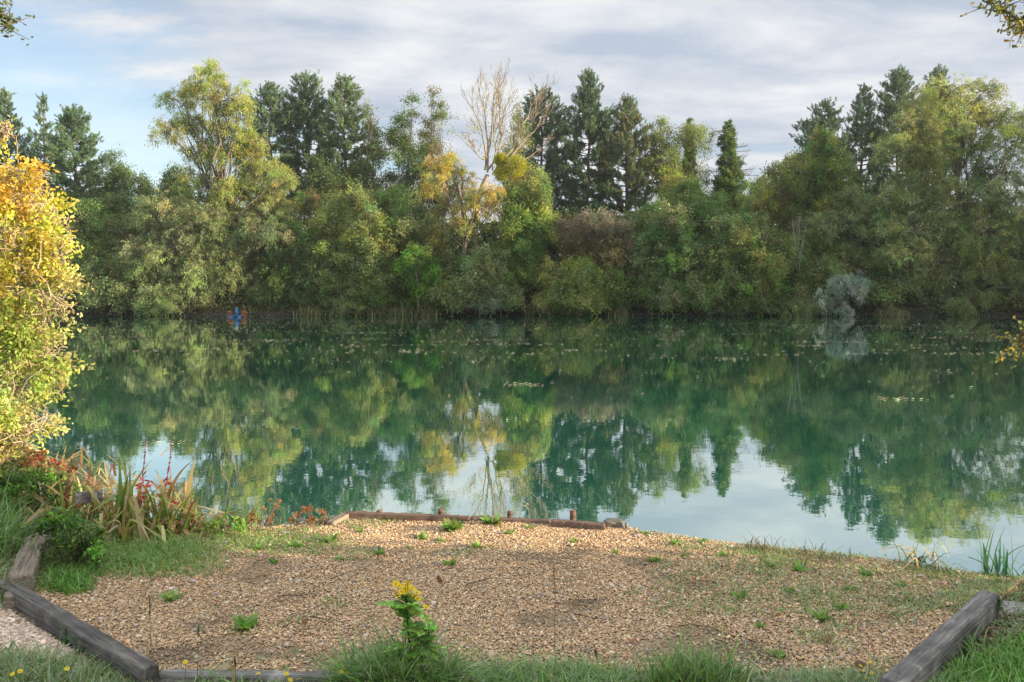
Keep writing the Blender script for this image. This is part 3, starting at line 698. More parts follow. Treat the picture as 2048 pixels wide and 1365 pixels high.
fr = MB(); tubes(fr, np.array([a0+[-.95, 0, .3], a0+[.95, 0, .3]]), np.array([.025, .025]), 6, (.1, .1, .11))
for y_ in (-.45, .45): box(fr, a0+[0, y_, .17], (1.75, .07, .05), (.05, .1, .2))
fr.build('frame', M_PAINT, root, origin=a0); root.scale = (.74, .74, .74)
#NEAR_BEGIN
# ================================================================ NEAR BANK
def plank(name, label, cat, pts, ztop, zbot, mat, group=None, n=26, rough=.004, bev=.008):
    """pts: four photo points of the top face (far-left, far-right, near-right, near-left order, long sides 0-3 and 1-2)"""
    g = [G(a, b_, ztop) for a, b_ in pts]
    a0 = (g[0]+g[1])/2; a1 = (g[3]+g[2])/2; ax = unit(a1-a0); ln = np.linalg.norm(a1-a0); sy = np.array([-ax[1], ax[0], 0])
    wdt = .5*(abs(np.dot(g[1]-g[0], sy))+abs(np.dot(g[2]-g[3], sy)))
    h = ztop-zbot; c = (a0+a1)/2; c[2] = zbot
    y, z = wdt/2, h
    prof = np.array([[-y, 0], [-y, z*.5], [-y, z-bev], [-y+bev, z], [-y*.4, z+.001], [y*.3, z], [y-bev, z], [y, z-bev], [y, z*.5], [y, 0]])
    t = np.concatenate([[-ln/2, -ln/2+bev*.8], np.linspace(-ln/2+.02, ln/2-.02, n), [ln/2-bev*.8, ln/2]])
    V = np.zeros((len(t), len(prof), 3)); V[..., 0] = t[:, None]; V[..., 1] = prof[None, :, 0]; V[..., 2] = prof[None, :, 1]
    V[0, :, 1] *= .9; V[-1, :, 1] *= .9; V[0, :, 2] -= bev*.5; V[-1, :, 2] -= bev*.5
    V[..., 1] += R.normal(0, rough, (len(t), 1)).repeat(len(prof), 1)*.6+R.normal(0, rough, V.shape[:2])*.35
    V[..., 2] += R.normal(0, rough*.5, V.shape[:2])
    m = len(prof); i = (np.arange(len(t)-1)*m)[:, None]+np.arange(m-1)[None]
    f = np.stack([i, i+1, i+m+1, i+m], -1).reshape(-1, 4)
    mb = MB(); mb.add(V.reshape(-1, 3), f)
    e = (len(t)-1)*m; mb.f.append(np.array([list(range(m))[::-1]])); mb.f.append(np.array([[e+k for k in range(m)]]))
    o = bpy.data.objects.new(name, mb.mesh(name, mat)); COL.objects.link(o)
    o.location = tuple(float(v) for v in c); o.rotation_euler = (0, 0, math.atan2(ax[1], ax[0]))
    return tag(o, label, cat, group)
plank('timber_sleeper', 'long dark weathered sleeper running diagonally across the lower left corner', 'sleeper', [(-10, 1163), (17, 1152), (318, 1327), (282, 1342)], .49, .27, M_DARKWOOD, 'sleepers around the gravel')
plank('timber_sleeper', 'short pale brown sleeper pointing to the water behind the dark left sleeper', 'sleeper', [(62, 1050), (102, 1050), (62, 1158), (14, 1149)], .525, .3, M_OAK, 'sleepers around the gravel')
plank('timber_sleeper', 'low sleeper along the bottom of the photo, half hidden in grass', 'sleeper', [(322, 1337), (316, 1352), (1790, 1370), (1790, 1355)], .425, .27, M_SLEEPER, 'sleepers around the gravel', 60)
plank('timber_sleeper', 'grey lichen-blotched sleeper running diagonally in the lower right corner', 'sleeper', [(1962, 1181), (2002, 1187), (1816, 1362), (1752, 1360)], .505, .3, M_SLEEPER, 'sleepers around the gravel')
plank('edging_board', 'long straight brown board holding the gravel at the water, left part', 'board', [(686, 1021), (700, 1026), (940, 1035), (940, 1031)], .452, .30, M_WETWOOD, 'boards at the water edge')
plank('edging_board', 'low board half buried in gravel and weeds at the middle of the water edge', 'board', [(942, 1031), (942, 1036), (1100, 1043), (1100, 1038)], .44, .30, M_WETWOOD, 'boards at the water edge')
plank('edging_board', 'short dark board at the right end of the edging by the tallest stake', 'board', [(1104, 1037), (1102, 1042), (1208, 1051), (1212, 1045)], .46, .30, M_WETWOOD, 'boards at the water edge')
plank('edging_board', 'pale short board turning back from the left corner of the edging', 'board', [(690, 1022), (702, 1025), (668, 1045), (652, 1043)], .445, .33, M_OAK, 'boards at the water edge')
plank('rotten_board', 'broken grey plank end lying among the brown reeds at left', 'board', [(150, 983), (207, 981), (209, 985), (148, 988)], .64, .57, M_SLEEPER)
def stake(label, px, py, w_, ztop, Yo, mat, rnd_=False, group='stakes at the water edge'):
    p = P(px, py, Yo); c = np.array([p[0], p[1], -.35]); h = p[2]+.35
    sd_ = 10 if rnd_ else 4; ang = np.arange(sd_)*2*PI/sd_+(.8 if not rnd_ else 0)
    ring = []; 
    for k, (zz_, rr) in enumerate([(0, 1), (h*.5, 1.02), (h-.012, 1), (h, .88)]):
        ring.append(np.stack([np.cos(ang)*w_*rr*.7, np.sin(ang)*w_*rr*.7, np.full(sd_, zz_)], 1))
    ring[3][:, 2] += R.uniform(-.006, .006, sd_)
    mb = MB(); V = np.concatenate(ring); f = [[k*sd_+j, k*sd_+(j+1) % sd_, (k+1)*sd_+(j+1) % sd_, (k+1)*sd_+j] for k in range(3) for j in range(sd_)]
    mb.add(V, f); mb.f.append(np.array([[3*sd_+j for j in range(sd_)]]))
    o = bpy.data.objects.new('wooden_stake', mb.mesh('wooden_stake', mat)); COL.objects.link(o); o.location = tuple(c)
    return tag(o, label, 'stake', group)
yb = G(882, 1028, .47)[1]+.06
stake('low square stake behind the left edging board, near its left end', 758, 1021, .04, .5, G(758, 1024, .47)[1]+.07, M_WETWOOD)
stake('square stake behind the left edging board, second from left', 882, 1019, .042, .5, yb, M_WETWOOD)
stake('square stake at the middle of the water edge behind a weed tuft', 1020, 1022, .042, .5, G(1020, 1036, .45)[1]+.06, M_WETWOOD)
stake('tallest stake, standing clear at the water edge right of centre', 1146, 1021, .043, .5, G(1146, 1041, .45)[1]+.06, M_WETWOOD)
stake('tiny stake stub at the right end of the edging beside the grey stone', 1253, 1046, .02, .5, G(1253, 1052, .44)[1], M_OAK)
p = G(25, 1215, .36)
stake('cut round post leaning on the front of the dark left sleeper', 25, 1186, .062, .5, p[1]-.10, M_OAK, True, None)['category'] = 'post'

# stones
PEB = [(.58, .43, .26), (.6, .45, .28), (.54, .4, .25), (.62, .5, .34), (.48, .34, .2), (.52, .44, .32), (.66, .57, .43), (.5, .34, .18)]
ico_v = None
def ico():
    t = (1+5**.5)/2
    v = unit(np.array([[-1, t, 0], [1, t, 0], [-1, -t, 0], [1, -t, 0], [0, -1, t], [0, 1, t], [0, -1, -t], [0, 1, -t], [t, 0, -1], [t, 0, 1], [-t, 0, -1], [-t, 0, 1]], float))
    f = np.array([[0, 11, 5], [0, 5, 1], [0, 1, 7], [0, 7, 10], [0, 10, 11], [1, 5, 9], [5, 11, 4], [11, 10, 2], [10, 7, 6], [7, 1, 8], [3, 9, 4], [3, 4, 2], [3, 2, 6], [3, 6, 8], [3, 8, 9], [4, 9, 5], [2, 4, 11], [6, 2, 10], [8, 6, 7], [9, 8, 1]])
    return v, f
IV, IF = ico()
def stones(mb, x, y, z, s, pal, flat=.5, dirt=None):
    n = len(x)
    sc3 = np.stack([s*R.uniform(.8, 1.5, n), s*R.uniform(.6, 1.05, n), s*R.uniform(.35, .75, n)*flat*1.25], 1)
    a = R.uniform(0, 6.28, n); tl = R.normal(0, .25, (n, 2))
    v = IV[None]*(1+R.normal(0, .09, (n, 12, 1)))*sc3[:, None]*.5
    vx = v[..., 0]*np.cos(a)[:, None]-v[..., 1]*np.sin(a)[:, None]; vy = v[..., 0]*np.sin(a)[:, None]+v[..., 1]*np.cos(a)[:, None]
    vz = v[..., 2]+vx*tl[:, :1]+vy*tl[:, 1:]
    V = np.stack([vx+x[:, None], vy+y[:, None], vz+z[:, None]], -1)
    f = (np.arange(n)*12)[:, None, None]+IF[None]
    mb.add(V.reshape(-1, 3), f.reshape(-1, 3), np.repeat(vary(pick(pal, n)*np.array([1.0, .89, .79])*(1 if dirt is None else dirt[:, None]), n, .15, .04), 12, 0))
def patch(x, y):                         # where weeds and dark litter take over the gravel
    return .55*wob(x+3, y*1.6, 2.3)+.45*wob(y*3+1, x*1.9, 2.1)
mb = MB(); n = 420000
x = R.uniform(-3.4, 3.6, n); y = R.uniform(3.42, 6.5, n); ok = in_pad(x, y); x = x[ok]; y = y[ok]
soil = patch(x*1.1+7, y) > .30
keep = ~(soil & (R.rand(len(x)) < .6)); x = x[keep]; y = y[keep]
s = .0090*np.exp(R.normal(0, .36, len(x)))
dirt = np.clip(1-.38*sstep(.15, .6, patch(x*1.1+7, y)+.25*wob(x*6, y*6, 2)), 0, 1)
stones(mb, x, y, height(x, y)+.004+R.uniform(0, .007, len(x)), s, PEB, dirt=dirt)
big_ = R.rand(len(x)) < .003; stones(mb, x[big_], y[big_], height(x[big_], y[big_])+.012, .026*np.exp(R.normal(0, .2, big_.sum())), [(.5, .46, .4), (.42, .36, .3), (.3, .28, .27)])
tag(mb.build('gravel', M_STONE, smooth=True), 'tan pebble gravel covering the fishing pitch', 'gravel', kind='stuff')
mb = MB(); n = 16000
a_ = R.uniform(-120, 330, n); b_ = R.uniform(1195, 1345, n); g = np.array([G(q, r, OUTZ) for q, r in zip(a_, b_)]); ok = ~in_pad(g[:, 0], g[:, 1]) & (side(sl_a, sl_b, g[:, 0], g[:, 1]) < -.08); g = g[ok]
stones(mb, g[:, 0], g[:, 1], height(g[:, 0], g[:, 1])+.008, .02*np.exp(R.normal(0, .3, len(g))), [(.6, .52, .44), (.5, .42, .34), (.66, .6, .54), (.4, .32, .25)])
tag(mb.build('gravel', M_STONE, smooth=True), 'coarser pale pebbles outside the dark left sleeper', 'gravel', kind='stuff')
# grey rock at the end of the edging and a concrete slab
def rock(name, label, cat, c, r, col, mat=M_STONE):
    bm = bmesh.new(); bmesh.ops.create_icosphere(bm, subdivisions=4, radius=1)
    for v in bm.verts:
        n_ = v.co.copy(); k = 1+.12*math.sin(n_.x*4+n_.y*3)+.08*math.sin(n_.z*7+n_.x*5)+.03*math.sin(n_.y*17+n_.z*13)
        v.co = Vector((max(-.8, min(.8, n_.x*k))*r[0], max(-.8, min(.8, n_.y*k))*r[1], max(-.7, min(.75, n_.z*k))*r[2]))
    me = bpy.data.meshes.new(name); bm.to_mesh(me); bm.free(); me.materials.append(mat)
    a = me.attributes.new('Col', 'FLOAT_COLOR', 'POINT')
    for i in range(len(me.vertices)): a.data[i].color = (*col, 1)
    for p_ in me.polygons: p_.use_smooth = True
    o = bpy.data.objects.new(name, me); COL.objects.link(o); o.location = tuple(c); return tag(o, label, cat)
import bmesh
rock('rotten_log_end', 'rounded grey lump of wood closing the edging beside the tiny stub', 'log', G(1226, 1050, .43), (.085, .06, .05), (.13, .11, .09))
rock('concrete_slab', 'small flat concrete slab behind the end of the right-hand sleeper', 'slab', G(2030, 1226, .36), (.13, .1, .05), (.26, .24, .22))
# reddish fallen leaves
LEAFCOL = [(.3, .13, .05), (.22, .1, .05), (.4, .25, .06), (.16, .09, .05)]
for i, (px, py) in enumerate([(1555, 1236), (1657, 1276), (520, 1146), (610, 1243), (1265, 1278), (700, 1262), (1065, 1338), (880, 1160), (1390, 1160), (430, 1205), (1150, 1200), (1720, 1330)]):
    g = G(px, py, PADZ+.018); mb = MB()
    A = unit(np.array([[R.normal(), R.normal(), R.uniform(0, .3)]])); leaves(mb, g[None]+[0, 0, .004], A, .055, .035, vary(LEAFCOL[i % 4], 1, .1), six=True, fold=.25)
    tag(mb.build('fallen_leaf', M_DRY, origin=g), 'single dry curled leaf lying on the open gravel', 'leaf', 'fallen leaves on the gravel')

# ---- grass
DEW = [(.15, .24, .07), (.2, .3, .1), (.27, .36, .17), (.33, .4, .25), (.13, .2, .05), (.26, .24, .12)]
LUSH = [(.12, .27, .04), (.16, .32, .05), (.10, .2, .04), (.22, .35, .09)]
SHORT = [(.16, .27, .06), (.22, .33, .09), (.28, .36, .14), (.27, .29, .09)]
def region(n, x0, x1, y0, y1, z=OUTZ):
    a_ = R.uniform(x0, x1, n); b_ = R.uniform(y0, y1, n)
    ex = np.minimum(np.minimum(a_-x0, x1-a_)/(.22*(x1-x0)), (b_-y0)/(.3*(y1-y0)))
    k = ex+R.uniform(-.3, .5, n)+.5*wob(a_*.02, b_*.05, 2) > .25
    a_ = a_[k]; b_ = b_[k]
    g = np.array([G(q, r, z) for q, r in zip(a_, b_)]); g[:, 2] = height(g[:, 0], g[:, 1])-.004
    return g[g[:, 2] > .1]
def grassy(label, specs, w, mat=M_GRASS, name='grass'):
    mb = MB()
    for g, h, pal, lean, bend, w_ in specs:
        # tufted: pull blades towards tuft centres
        k = max(1, len(g)//22); c = g[R.randint(0, len(g), k)]; j = R.randint(0, k, len(g))
        b_ = g*.4+c[j]*.6; b_[:, 2] = height(b_[:, 0], b_[:, 1])-.004
        blades(mb, b_, len(b_), h, 0, pal, w_, lean, 5, bend)
    return tag(mb.build(name, mat), label, 'grass', kind='stuff')
def outside(g):
    ok = ~in_pad(g[:, 0], g[:, 1]) & (np.abs(g[:, 1]-3.5) > .0) 
    return g[ok]
grassy('dewy long grass along the bottom of the photo', [
    (outside(region(15000, -400, 380, 1300, 1440)), .085, DEW, .5, .9, .0045),
    (outside(region(5000, 650, 950, 1340, 1420)), .2, DEW+LUSH, .4, .8, .005),
    (outside(region(10000, 800, 1300, 1352, 1440)), .12, DEW+LUSH, .5, .9, .005),
    (outside(region(2600, 1270, 1500, 1370, 1430)), .17, LUSH+DEW, .25, .5, .0055), (outside(region(2500, 1240, 1540, 1362, 1430)), .07, DEW, .6, .9, .0045),
    (outside(region(8000, 300, 780, 1345, 1440)), .06, DEW, .5, .9, .0045),
    (outside(region(8000, 1420, 1940, 1345, 1440)), .09, DEW, .5, .9, .0045)], 0)
grassy('bright lush grass in the lower right corner beyond the sleeper', [
    (outside(region(20000, 1780, 2600, 1270, 1440)), .085, LUSH, .4, .8, .005), (outside(region(1500, 1970, 2200, 1240, 1300)), .05, DEW, .6, .9, .0045)], 0)
grassy('long drooping grass on the left bank', [
    (region(3000, -200, 85, 1040, 1150), .3, DEW+LUSH, .45, 1.0, .006), (region(1200, -200, 30, 1150, 1230), .2, DEW, .5, 1, .006),
    (region(11000, 20, 480, 1060, 1160, PADZ), .05, LUSH+SHORT, .5, .8, .004), (region(7000, 280, 740, 1046, 1115, PADZ), .035, SHORT+LUSH, .6, .8, .004), (region(1800, 60, 200, 1130, 1190, PADZ), .07, LUSH, .5, .9, .005)], 0)
# short grass in patches over the gravel
n = 230000; x = R.uniform(-3.4, 3.6, n); y = R.uniform(3.42, 6.5, n); ok = in_pad(x, y); x = x[ok]; y = y[ok]
v = patch(x, y)+.5*wob(x*3, y*3, 3.1)
bias = -.42+.85*sstep(.7, 2.6, x+.0*y)*sstep(3.4, 4.3, y)+.30*sstep(5.0, 5.9, y)+.42*sstep(-1.7, -2.7, x)*sstep(4.0, 4.8, y)+.15*sstep(1.6, 2.4, x-(y-3.6)*.8)
ok = R.rand(len(x)) < np.clip((v+bias)*1.6, 0.003, 1)*.9; x = x[ok]; y = y[ok]
g = np.stack([x, y, height(x, y)+.002], 1)
mb = MB(); blades(mb, g, len(g), .03, 0, SHORT+DEW, .004, .7, 3, .7)
tag(mb.build('short_grass', M_GRASS), 'thin patches of short grass growing through the gravel', 'grass', kind='stuff')
print('short grass', len(g))
g = region(17000, 1300, 2700, 1060, 1230, PADZ); g = g[(g[:, 1] < shore_y(g[:, 0])-.02)]
mb = MB(); blades(mb, g, len(g), .042, 0, DEW+SHORT, .004, .6, 4, .8)
tag(mb.build('short_grass', M_GRASS), 'bluish dewy grass strip on the right bank before the reeds', 'grass', kind='stuff')

# ---- weed tufts in the gravel
def rosette(label, px, py, r, h, pal, n=16, z=PADZ, name='weed_tuft', group='weed tufts in the gravel', cat='weed'):
    g = G(px, py, z); g[2] = gz(g[0], g[1]); mb = MB()
    az = R.uniform(0, 6.28, n); el = R.uniform(.15, 1.0, n); A = np.stack([np.cos(az)*np.cos(el), np.sin(az)*np.cos(el), np.sin(el)], 1)
    Ln = r*R.uniform(.5, 1.1, n); C = A*Ln[:, None]*.5; C[:, 2] = C[:, 2]*h/r+.006
    leaves(mb, C+g, A, Ln, Ln*.33, vary(pick(pal, n), n, .15, .08), side=np.tile([0, 0, 1.], (n, 1))+R.normal(0, .3, (n, 3)), six=True, fold=.15)
    blades(mb, g, n*2, h, r*.25, pal, .004, .6, 4, .8)
    return tag(mb.build(name, M_LEAF, origin=g), label, cat, group)
rosette('large dark green dandelion rosette alone on the left gravel', 490, 1252, .11, .05, LUSH, 22, group=None, name='dandelion_plant')
rosette('bright weed clump with many leaves behind the left board, largest by the water', 905, 1058, .12, .07, LUSH+YGREEN, 34, group=None)
rosette('wide flat weed patch near the middle of the water edge', 985, 1048, .12, .05, YGREEN+LUSH, 30, group=None)
rosette('small bright yellow-green grass hummock at the right water edge', 1453, 1079, .06, .04, YGREEN, 30, group=None)
rosette('upright bright green dock at the right water edge', 1578, 1092, .1, .09, LUSH, 16, group=None, name='dock_plant')
for px, py in [(548, 1124), (1352, 1088), (1020, 1068), (1290, 1068), (1165, 1057), (880, 1083), (955, 1095), (1230, 1106), (760, 1108), (680, 1118), (845, 1075), (900, 1128), (1148, 1085), (1405, 1082), (1520, 1250), (1575, 1180),
               (1700, 1180), (1640, 1235), (1480, 1190), (1370, 1112), (1310, 1120), (1450, 1112), (1600, 1140), (1730, 1150), (1680, 1215), (1560, 1310), (1800, 1170), (1540, 1130), (720, 1062), (660, 1082), (590, 1092), (820, 1096), (1060, 1056), (340, 1196), (520, 1098)]:
    k = R.uniform(.7, 1.6); rosette('small green weed tuft growing in the gravel', px, py, .055*k, .034*k, LUSH+SHORT, 14)
# twigs
for i, (px, py, ln_) in enumerate([(1180, 1234, .09), (700, 1150, .12), (960, 1163, .1), (640, 1240, .08), (1420, 1300, .11), (590, 1190, .1)]):
    g = G(px, py, PADZ+.012); a = R.uniform(-.6, .6); mb = MB(); e = np.array([math.cos(a), math.sin(a), .02])*ln_
    tubes(mb, curve(g-e, g+e, 6, .1), np.linspace(.003, .0015, 6), 5, (.08, .055, .04))
    tag(mb.build('twig', M_TWIG, origin=g), 'thin dark twig lying on the gravel', 'twig', 'twigs on the gravel')

# ---- ragwort in the foreground
def leafy_stem(root, g, top, n, ll, pal, stemcol, origin, sway=.03, r=.005):
    st_ = MB(); pth = curve(g-[0, 0, .02], top, 9, sway); tubes(st_, pth, np.linspace(r, r*.45, 9), 6, stemcol)
    lf = MB(); q = R.uniform(.03, .93, n)
    B = np.stack([np.interp(q*8, np.arange(9), pth[:, k]) for k in range(3)], 1)
    az = R.uniform(0, 6.28, n); D = unit(np.stack([np.cos(az), np.sin(az), R.uniform(-.2, 1.3, n)], 1)); Ln = ll*(.9-.25*q)*R.uniform(.35, 1.2, n)
    for k in range(7):                  # toothed blade made of side lobes
        f = .2+.13*k
        for s_ in (-1, 0, 1):
            if s_ == 0 and k < 6: continue
            sid = unit(np.cross(D, [0, 0, 1.])); C = B+D*(Ln*f)[:, None]+np.array([0, 0, -1])*(Ln*f*f*.35)[:, None]
            A = unit(D*.8+sid*s_*.9-np.array([0, 0, .25])); l2 = Ln*(.42-.03*k) if s_ else Ln*.3
            leaves(lf, C+A*(l2*.4)[:, None], A, l2, l2*.62, vary(pick(pal, n), n, .18, .06)*1.9, side=np.tile([0, 0, 1.], (n, 1))+R.normal(0, .2, (n, 3)), six=True, fold=.1)
    return st_, lf, pth
def heads(mb, C, r, petal=(.75, .55, .02), disc=(.6, .36, .02), rays=13):
    for c in C:
        up = unit(np.array([R.normal(0, .35), R.normal(-.25, .35), 1.])); a, b_ = frames(up[None]); a = a[0]; b_ = b_[0]
        an = np.arange(rays)*2*PI/rays; A = unit(np.cos(an)[:, None]*a+np.sin(an)[:, None]*b_+up*.15)
        leaves(mb, c+A*r*.62, A, r*.85, r*.3, vary(petal, rays, .06, .02), side=np.tile(up, (rays, 1)), six=True)
        V = c+IV*r*.33*[1, 1, .6]+up*r*.08; mb.add(V, IF, disc)
b0 = G(830, 1368, OUTZ); root = empty('ragwort_plant', b0, 'tall green ragwort with a cluster of yellow flowers at the bottom centre', 'flowering plant')
top = P(812, 1192, b0[1]-.03)
st_, lf, pth = leafy_stem(root, b0, top, 46, .15, YGREEN+LUSH, (.05, .035, .03), b0)
s2, l2, p2 = leafy_stem(root, b0+[.03, .02, 0], P(862, 1235, b0[1]), 26, .13, YGREEN+LUSH, (.05, .035, .03), b0)
s3, l3, p3 = leafy_stem(root, b0+[-.02, .02, 0], P(795, 1285, b0[1]), 22, .14, YGREEN+LUSH, (.05, .035, .03), b0)
for a in (s2, s3): st_.add(np.concatenate(a.v), np.concatenate(a.f), (.05, .035, .03))
for a in (l2, l3):
    off = lf.n; lf.v += a.v; lf.f += [f+off for f in a.f]; lf.c += a.c; lf.n += a.n
fl = MB(); hc = []
for a, b_ in [(792, 1168), (818, 1176), (829, 1192), (800, 1188), (786, 1180), (798, 1172), (812, 1170), (824, 1178), (815, 1186), (803, 1184), (834, 1186), (794, 1192), (822, 1196), (835, 1198), (816, 1165), (809, 1178), (852, 1215)]:
    c = P(a, b_, b0[1]-.03+R.uniform(-.03, .03)); hc.append(c); tubes(st_, curve(top-[0, 0, .03], c-[0, 0, .004], 4, .1), np.full(4, .0014), 4, (.06, .1, .03))
for c_ in hc:
    fl = MB(); heads(fl, [c_], .019); fl.build('flower_head', M_BLOOM, root, origin=b0)
st_.build('stem', M_TWIG, root, origin=b0); lf.build('foliage', M_LEAF, root, origin=b0)
def hawkbit(label, px, py, base_py=1400, r=.011, z=OUTZ):
    g = G(px+R.uniform(-8, 8), base_py, z); g[2] = gz(g[0], g[1]); c = P(px, py, g[1]); root = empty('hawkbit_flower', g, label, 'flower', 'small yellow flowers in the bottom grass')
    s_ = MB(); tubes(s_, curve(g, c, 6, .04), np.full(6, .0014), 4, (.1, .14, .05)); s_.build('stem', M_TWIG, root, origin=g)
    f_ = MB(); heads(f_, [c], r, rays=16); f_.build('flower_head', M_BLOOM, root, origin=g)
for px, py, lab in [(25, 1349, 'small yellow flower nearest the lower left corner'), (40, 1343, 'small yellow flower, second from the lower left corner'), (134, 1338, 'small yellow flower below the pale pebbles at lower left'), (371, 1325, 'yellow flower raised before the low sleeper, right of the diagonal sleeper end'),
                    (516, 1348, 'yellow flower at the left of the trio before the low sleeper'), (573, 1348, 'yellow flower, highest in the trio before the low sleeper'), (580, 1360, 'yellow flower under the highest one of the trio'), (597, 1359, 'yellow flower at the right of the trio'),
                    (683, 1344, 'yellow flower left of the ragwort, left of a pair'), (694, 1347, 'yellow flower left of the ragwort, right of a pair')]:
    hawkbit(lab, px, py)
b0 = G(1730, 1385, OUTZ); root = empty('yellow_flower_plant', b0, 'bunch of small round yellow flower buds left of the right-hand sleeper', 'flowering plant')
s_ = MB(); f_ = MB(); hc = []
for a, b_ in [(1740, 1325), (1721, 1332), (1722, 1342), (1744, 1347), (1720, 1352), (1731, 1357), (1735, 1361), (1715, 1358)]:
    c = P(a, b_, b0[1]+.03); hc.append(c); tubes(s_, curve(b0, c, 5, .08), np.full(5, .0013), 4, (.1, .14, .05))
s_.build('stem', M_TWIG, root, origin=b0)
for c_ in hc:
    f_ = MB(); heads(f_, [c_], .0085); f_.build('flower_head', M_BLOOM, root, origin=b0)
# tall single grass stalks
def stalk(label, px, ptop, pbase, col=(.28, .2, .1), head=.09, z=OUTZ):
    g = G(px, pbase, z); g[2] = gz(g[0], g[1]); c = P(px+R.uniform(-10, 10), ptop, g[1]); mb = MB()
    pth = curve(g, c, 8, .03); tubes(mb, pth, np.linspace(.0018, .0009, 8), 4, col)
    d = unit(pth[-1]-pth[-2]); n = 60; t = R.uniform(0, 1, n); C = c-d*(t*head)[:, None]+R.normal(0, .0022, (n, 3))
    leaves(mb, C, unit(d+R.normal(0, .25, (n, 3))), .012, .004, vary(col, n, .15, .05))
    blades(mb, g, 5, .16, .01, LUSH+[(.3, .18, .05)], .006, .35, 5, .6)
    tag(mb.build('grass_stalk', M_GRASS, origin=g), label, 'grass stalk', 'tall grass stalks in the foreground')
stalk('tall brown seeding grass stalk right of the ragwort, in front of open gravel', 1112, 1130, 1372)
stalk('greenish leaning grass stalk above the long diagonal sleeper', 305, 1190, 1372, (.14, .2, .08))
stalk('reddish short grass stalk by the bottom of the left gravel', 470, 1315, 1385, (.22, .12, .07), .04)
stalk('thin grass stalk between the ragwort and the left flowers', 395, 1250, 1380, (.16, .2, .09), .05)
stalk('thin dark seeding stalk left of the right-hand bottom grass', 1200, 1300, 1380, (.12, .12, .08), .03)

# ---- left bank plants
def clump(name, label, cat, px, py, z, spec, pal, group=None, **kw):
    g = G(px, py, z); g[2] = gz(g[0], g[1]); lobes = []
    for a, b_, rx, ry in spec:
        c = P(a, b_, g[1]+R.uniform(-.08, .12)); s_ = S(g[1]); lobes.append((c[0], c[1], c[2], rx*s_, rx*s_, ry*s_, None))
    k = dict(gain=1.0, dens=2600, ln=.04, wd=.014, spread=.022, droop=.2, spray=(.06, .16), per=16, axmix=(.6, .7, .1)); k.update(kw)
    root = empty(name, g, label, cat, group)
    mb, tw = crown(lobes, pal, **k)
    st_ = MB()
    for l in lobes:
        for q in range(5): tubes(st_, curve(g+[R.normal(0, .04), R.normal(0, .04), -.02], np.array(l[:3])+R.normal(0, .5, 3)*np.array(l[3:6]), 6, .12), np.linspace(.004, .0015, 6), 4, kw.get('stemcol', (.1, .09, .05)) if False else (.12, .09, .06))
    st_.build('stems', M_TWIG, root, origin=g); mb.build('foliage', M_LEAF, root, origin=g); return root
clump('nettle_clump', 'dense dark green feathery weed clump beside the pale short sleeper', 'weed', 150, 1130, .42, [(120, 1070, 42, 40), (160, 1060, 40, 40), (140, 1100, 50, 30), (185, 1090, 34, 30), (110, 1040, 34, 30)], GREEN+LUSH)
clump('nettle_clump', 'green feathery weed clump under the yellow bush, farther left', 'weed', 60, 1040, .45, [(40, 985, 60, 40), (90, 990, 40, 36), (10, 1010, 60, 40), (70, 1020, 50, 30), (-50, 1000, 60, 50)], GREEN+LUSH)
clump('nettle_clump', 'green weed clump between the dark left sleeper and the yellow bush', 'weed', 130, 1010, .45, [(120, 985, 40, 30), (165, 1005, 34, 26), (80, 960, 40, 26), (20, 945, 50, 26)], GREEN+LUSH+[(.2, .16, .06)])
clump('dock_plant', 'red-brown leafy stems at the foot of the yellow bush', 'weed', 85, 985, .5, [(55, 925, 26, 30), (85, 935, 26, 34), (40, 950, 30, 24), (110, 950, 22, 24)], [(.2, .06, .03), (.2, .1, .045), (.16, .13, .04)], dens=1500, wd=.02, gain=1.0)
IRIS = [(.36, .26, .11), (.42, .33, .16), (.25, .14, .06), (.3, .3, .08), (.14, .22, .04), (.18, .27, .06)]
def reeds(name, label, px, py, n, h, sp, pal, w_, lean, bend, kink, z=PADZ, group='reed clumps along the near bank'):
    g = G(px, py, z); g[2] = max(.2, gz(g[0], g[1])); mb = MB(); blades(mb, g, n, h, sp, pal, w_, lean, 9, bend, kink)
    return tag(mb.build(name, M_GRASS, origin=g), label, 'reeds', group)
reeds('iris_clump', 'large clump of bent straw-yellow and green iris blades at the left water edge', 290, 1062, 110, .42, .17, IRIS, .026, .4, .5, .6)
reeds('iris_clump', 'brown collapsed iris blades between the yellow bush and the bent straw clump', 180, 1035, 110, .4, .2, IRIS[:4]+[(.2, .09, .04)], .024, .6, .7, .6)
reeds('iris_clump', 'tall green iris blades standing upright in the left clump', 245, 1062, 10, .47, .05, IRIS[4:], .034, .16, .15, .12)
reeds('iris_clump', 'low fallen yellow iris blades right of the bent straw clump', 380, 1062, 50, .26, .14, IRIS, .022, .8, .8, .6)
reeds('iris_clump', 'dead brown iris litter at the foot of the yellow bush', 150, 1000, 120, .32, .28, IRIS[:3]+[(.2, .1, .05)], .02, .9, .8, .6)
reeds('iris_clump', 'dead brown iris blades at the water side of the yellow bush', 90, 955, 120, .3, .3, IRIS[:3]+[(.2, .1, .05), (.1, .16, .05)], .02, .9, .8, .6)
BLU = [(.06, .14, .06), (.08, .17, .09), (.05, .12, .05)]
reeds('iris_clump', 'upright blue-green iris blades at the right edge of the photo', 1985, 1145, 16, .27, .045, BLU, .016, .16, .2, .15)
reeds('iris_clump', 'second tuft of blue-green iris blades bending over at the right edge', 2030, 1146, 14, .24, .05, BLU, .013, .45, .6, .4)
reeds('iris_clump', 'sprawling iris clump with fallen blades over the water at lower right', 1840, 1130, 40, .2, .07, BLU+IRIS[:2], .012, .6, .7, .5)
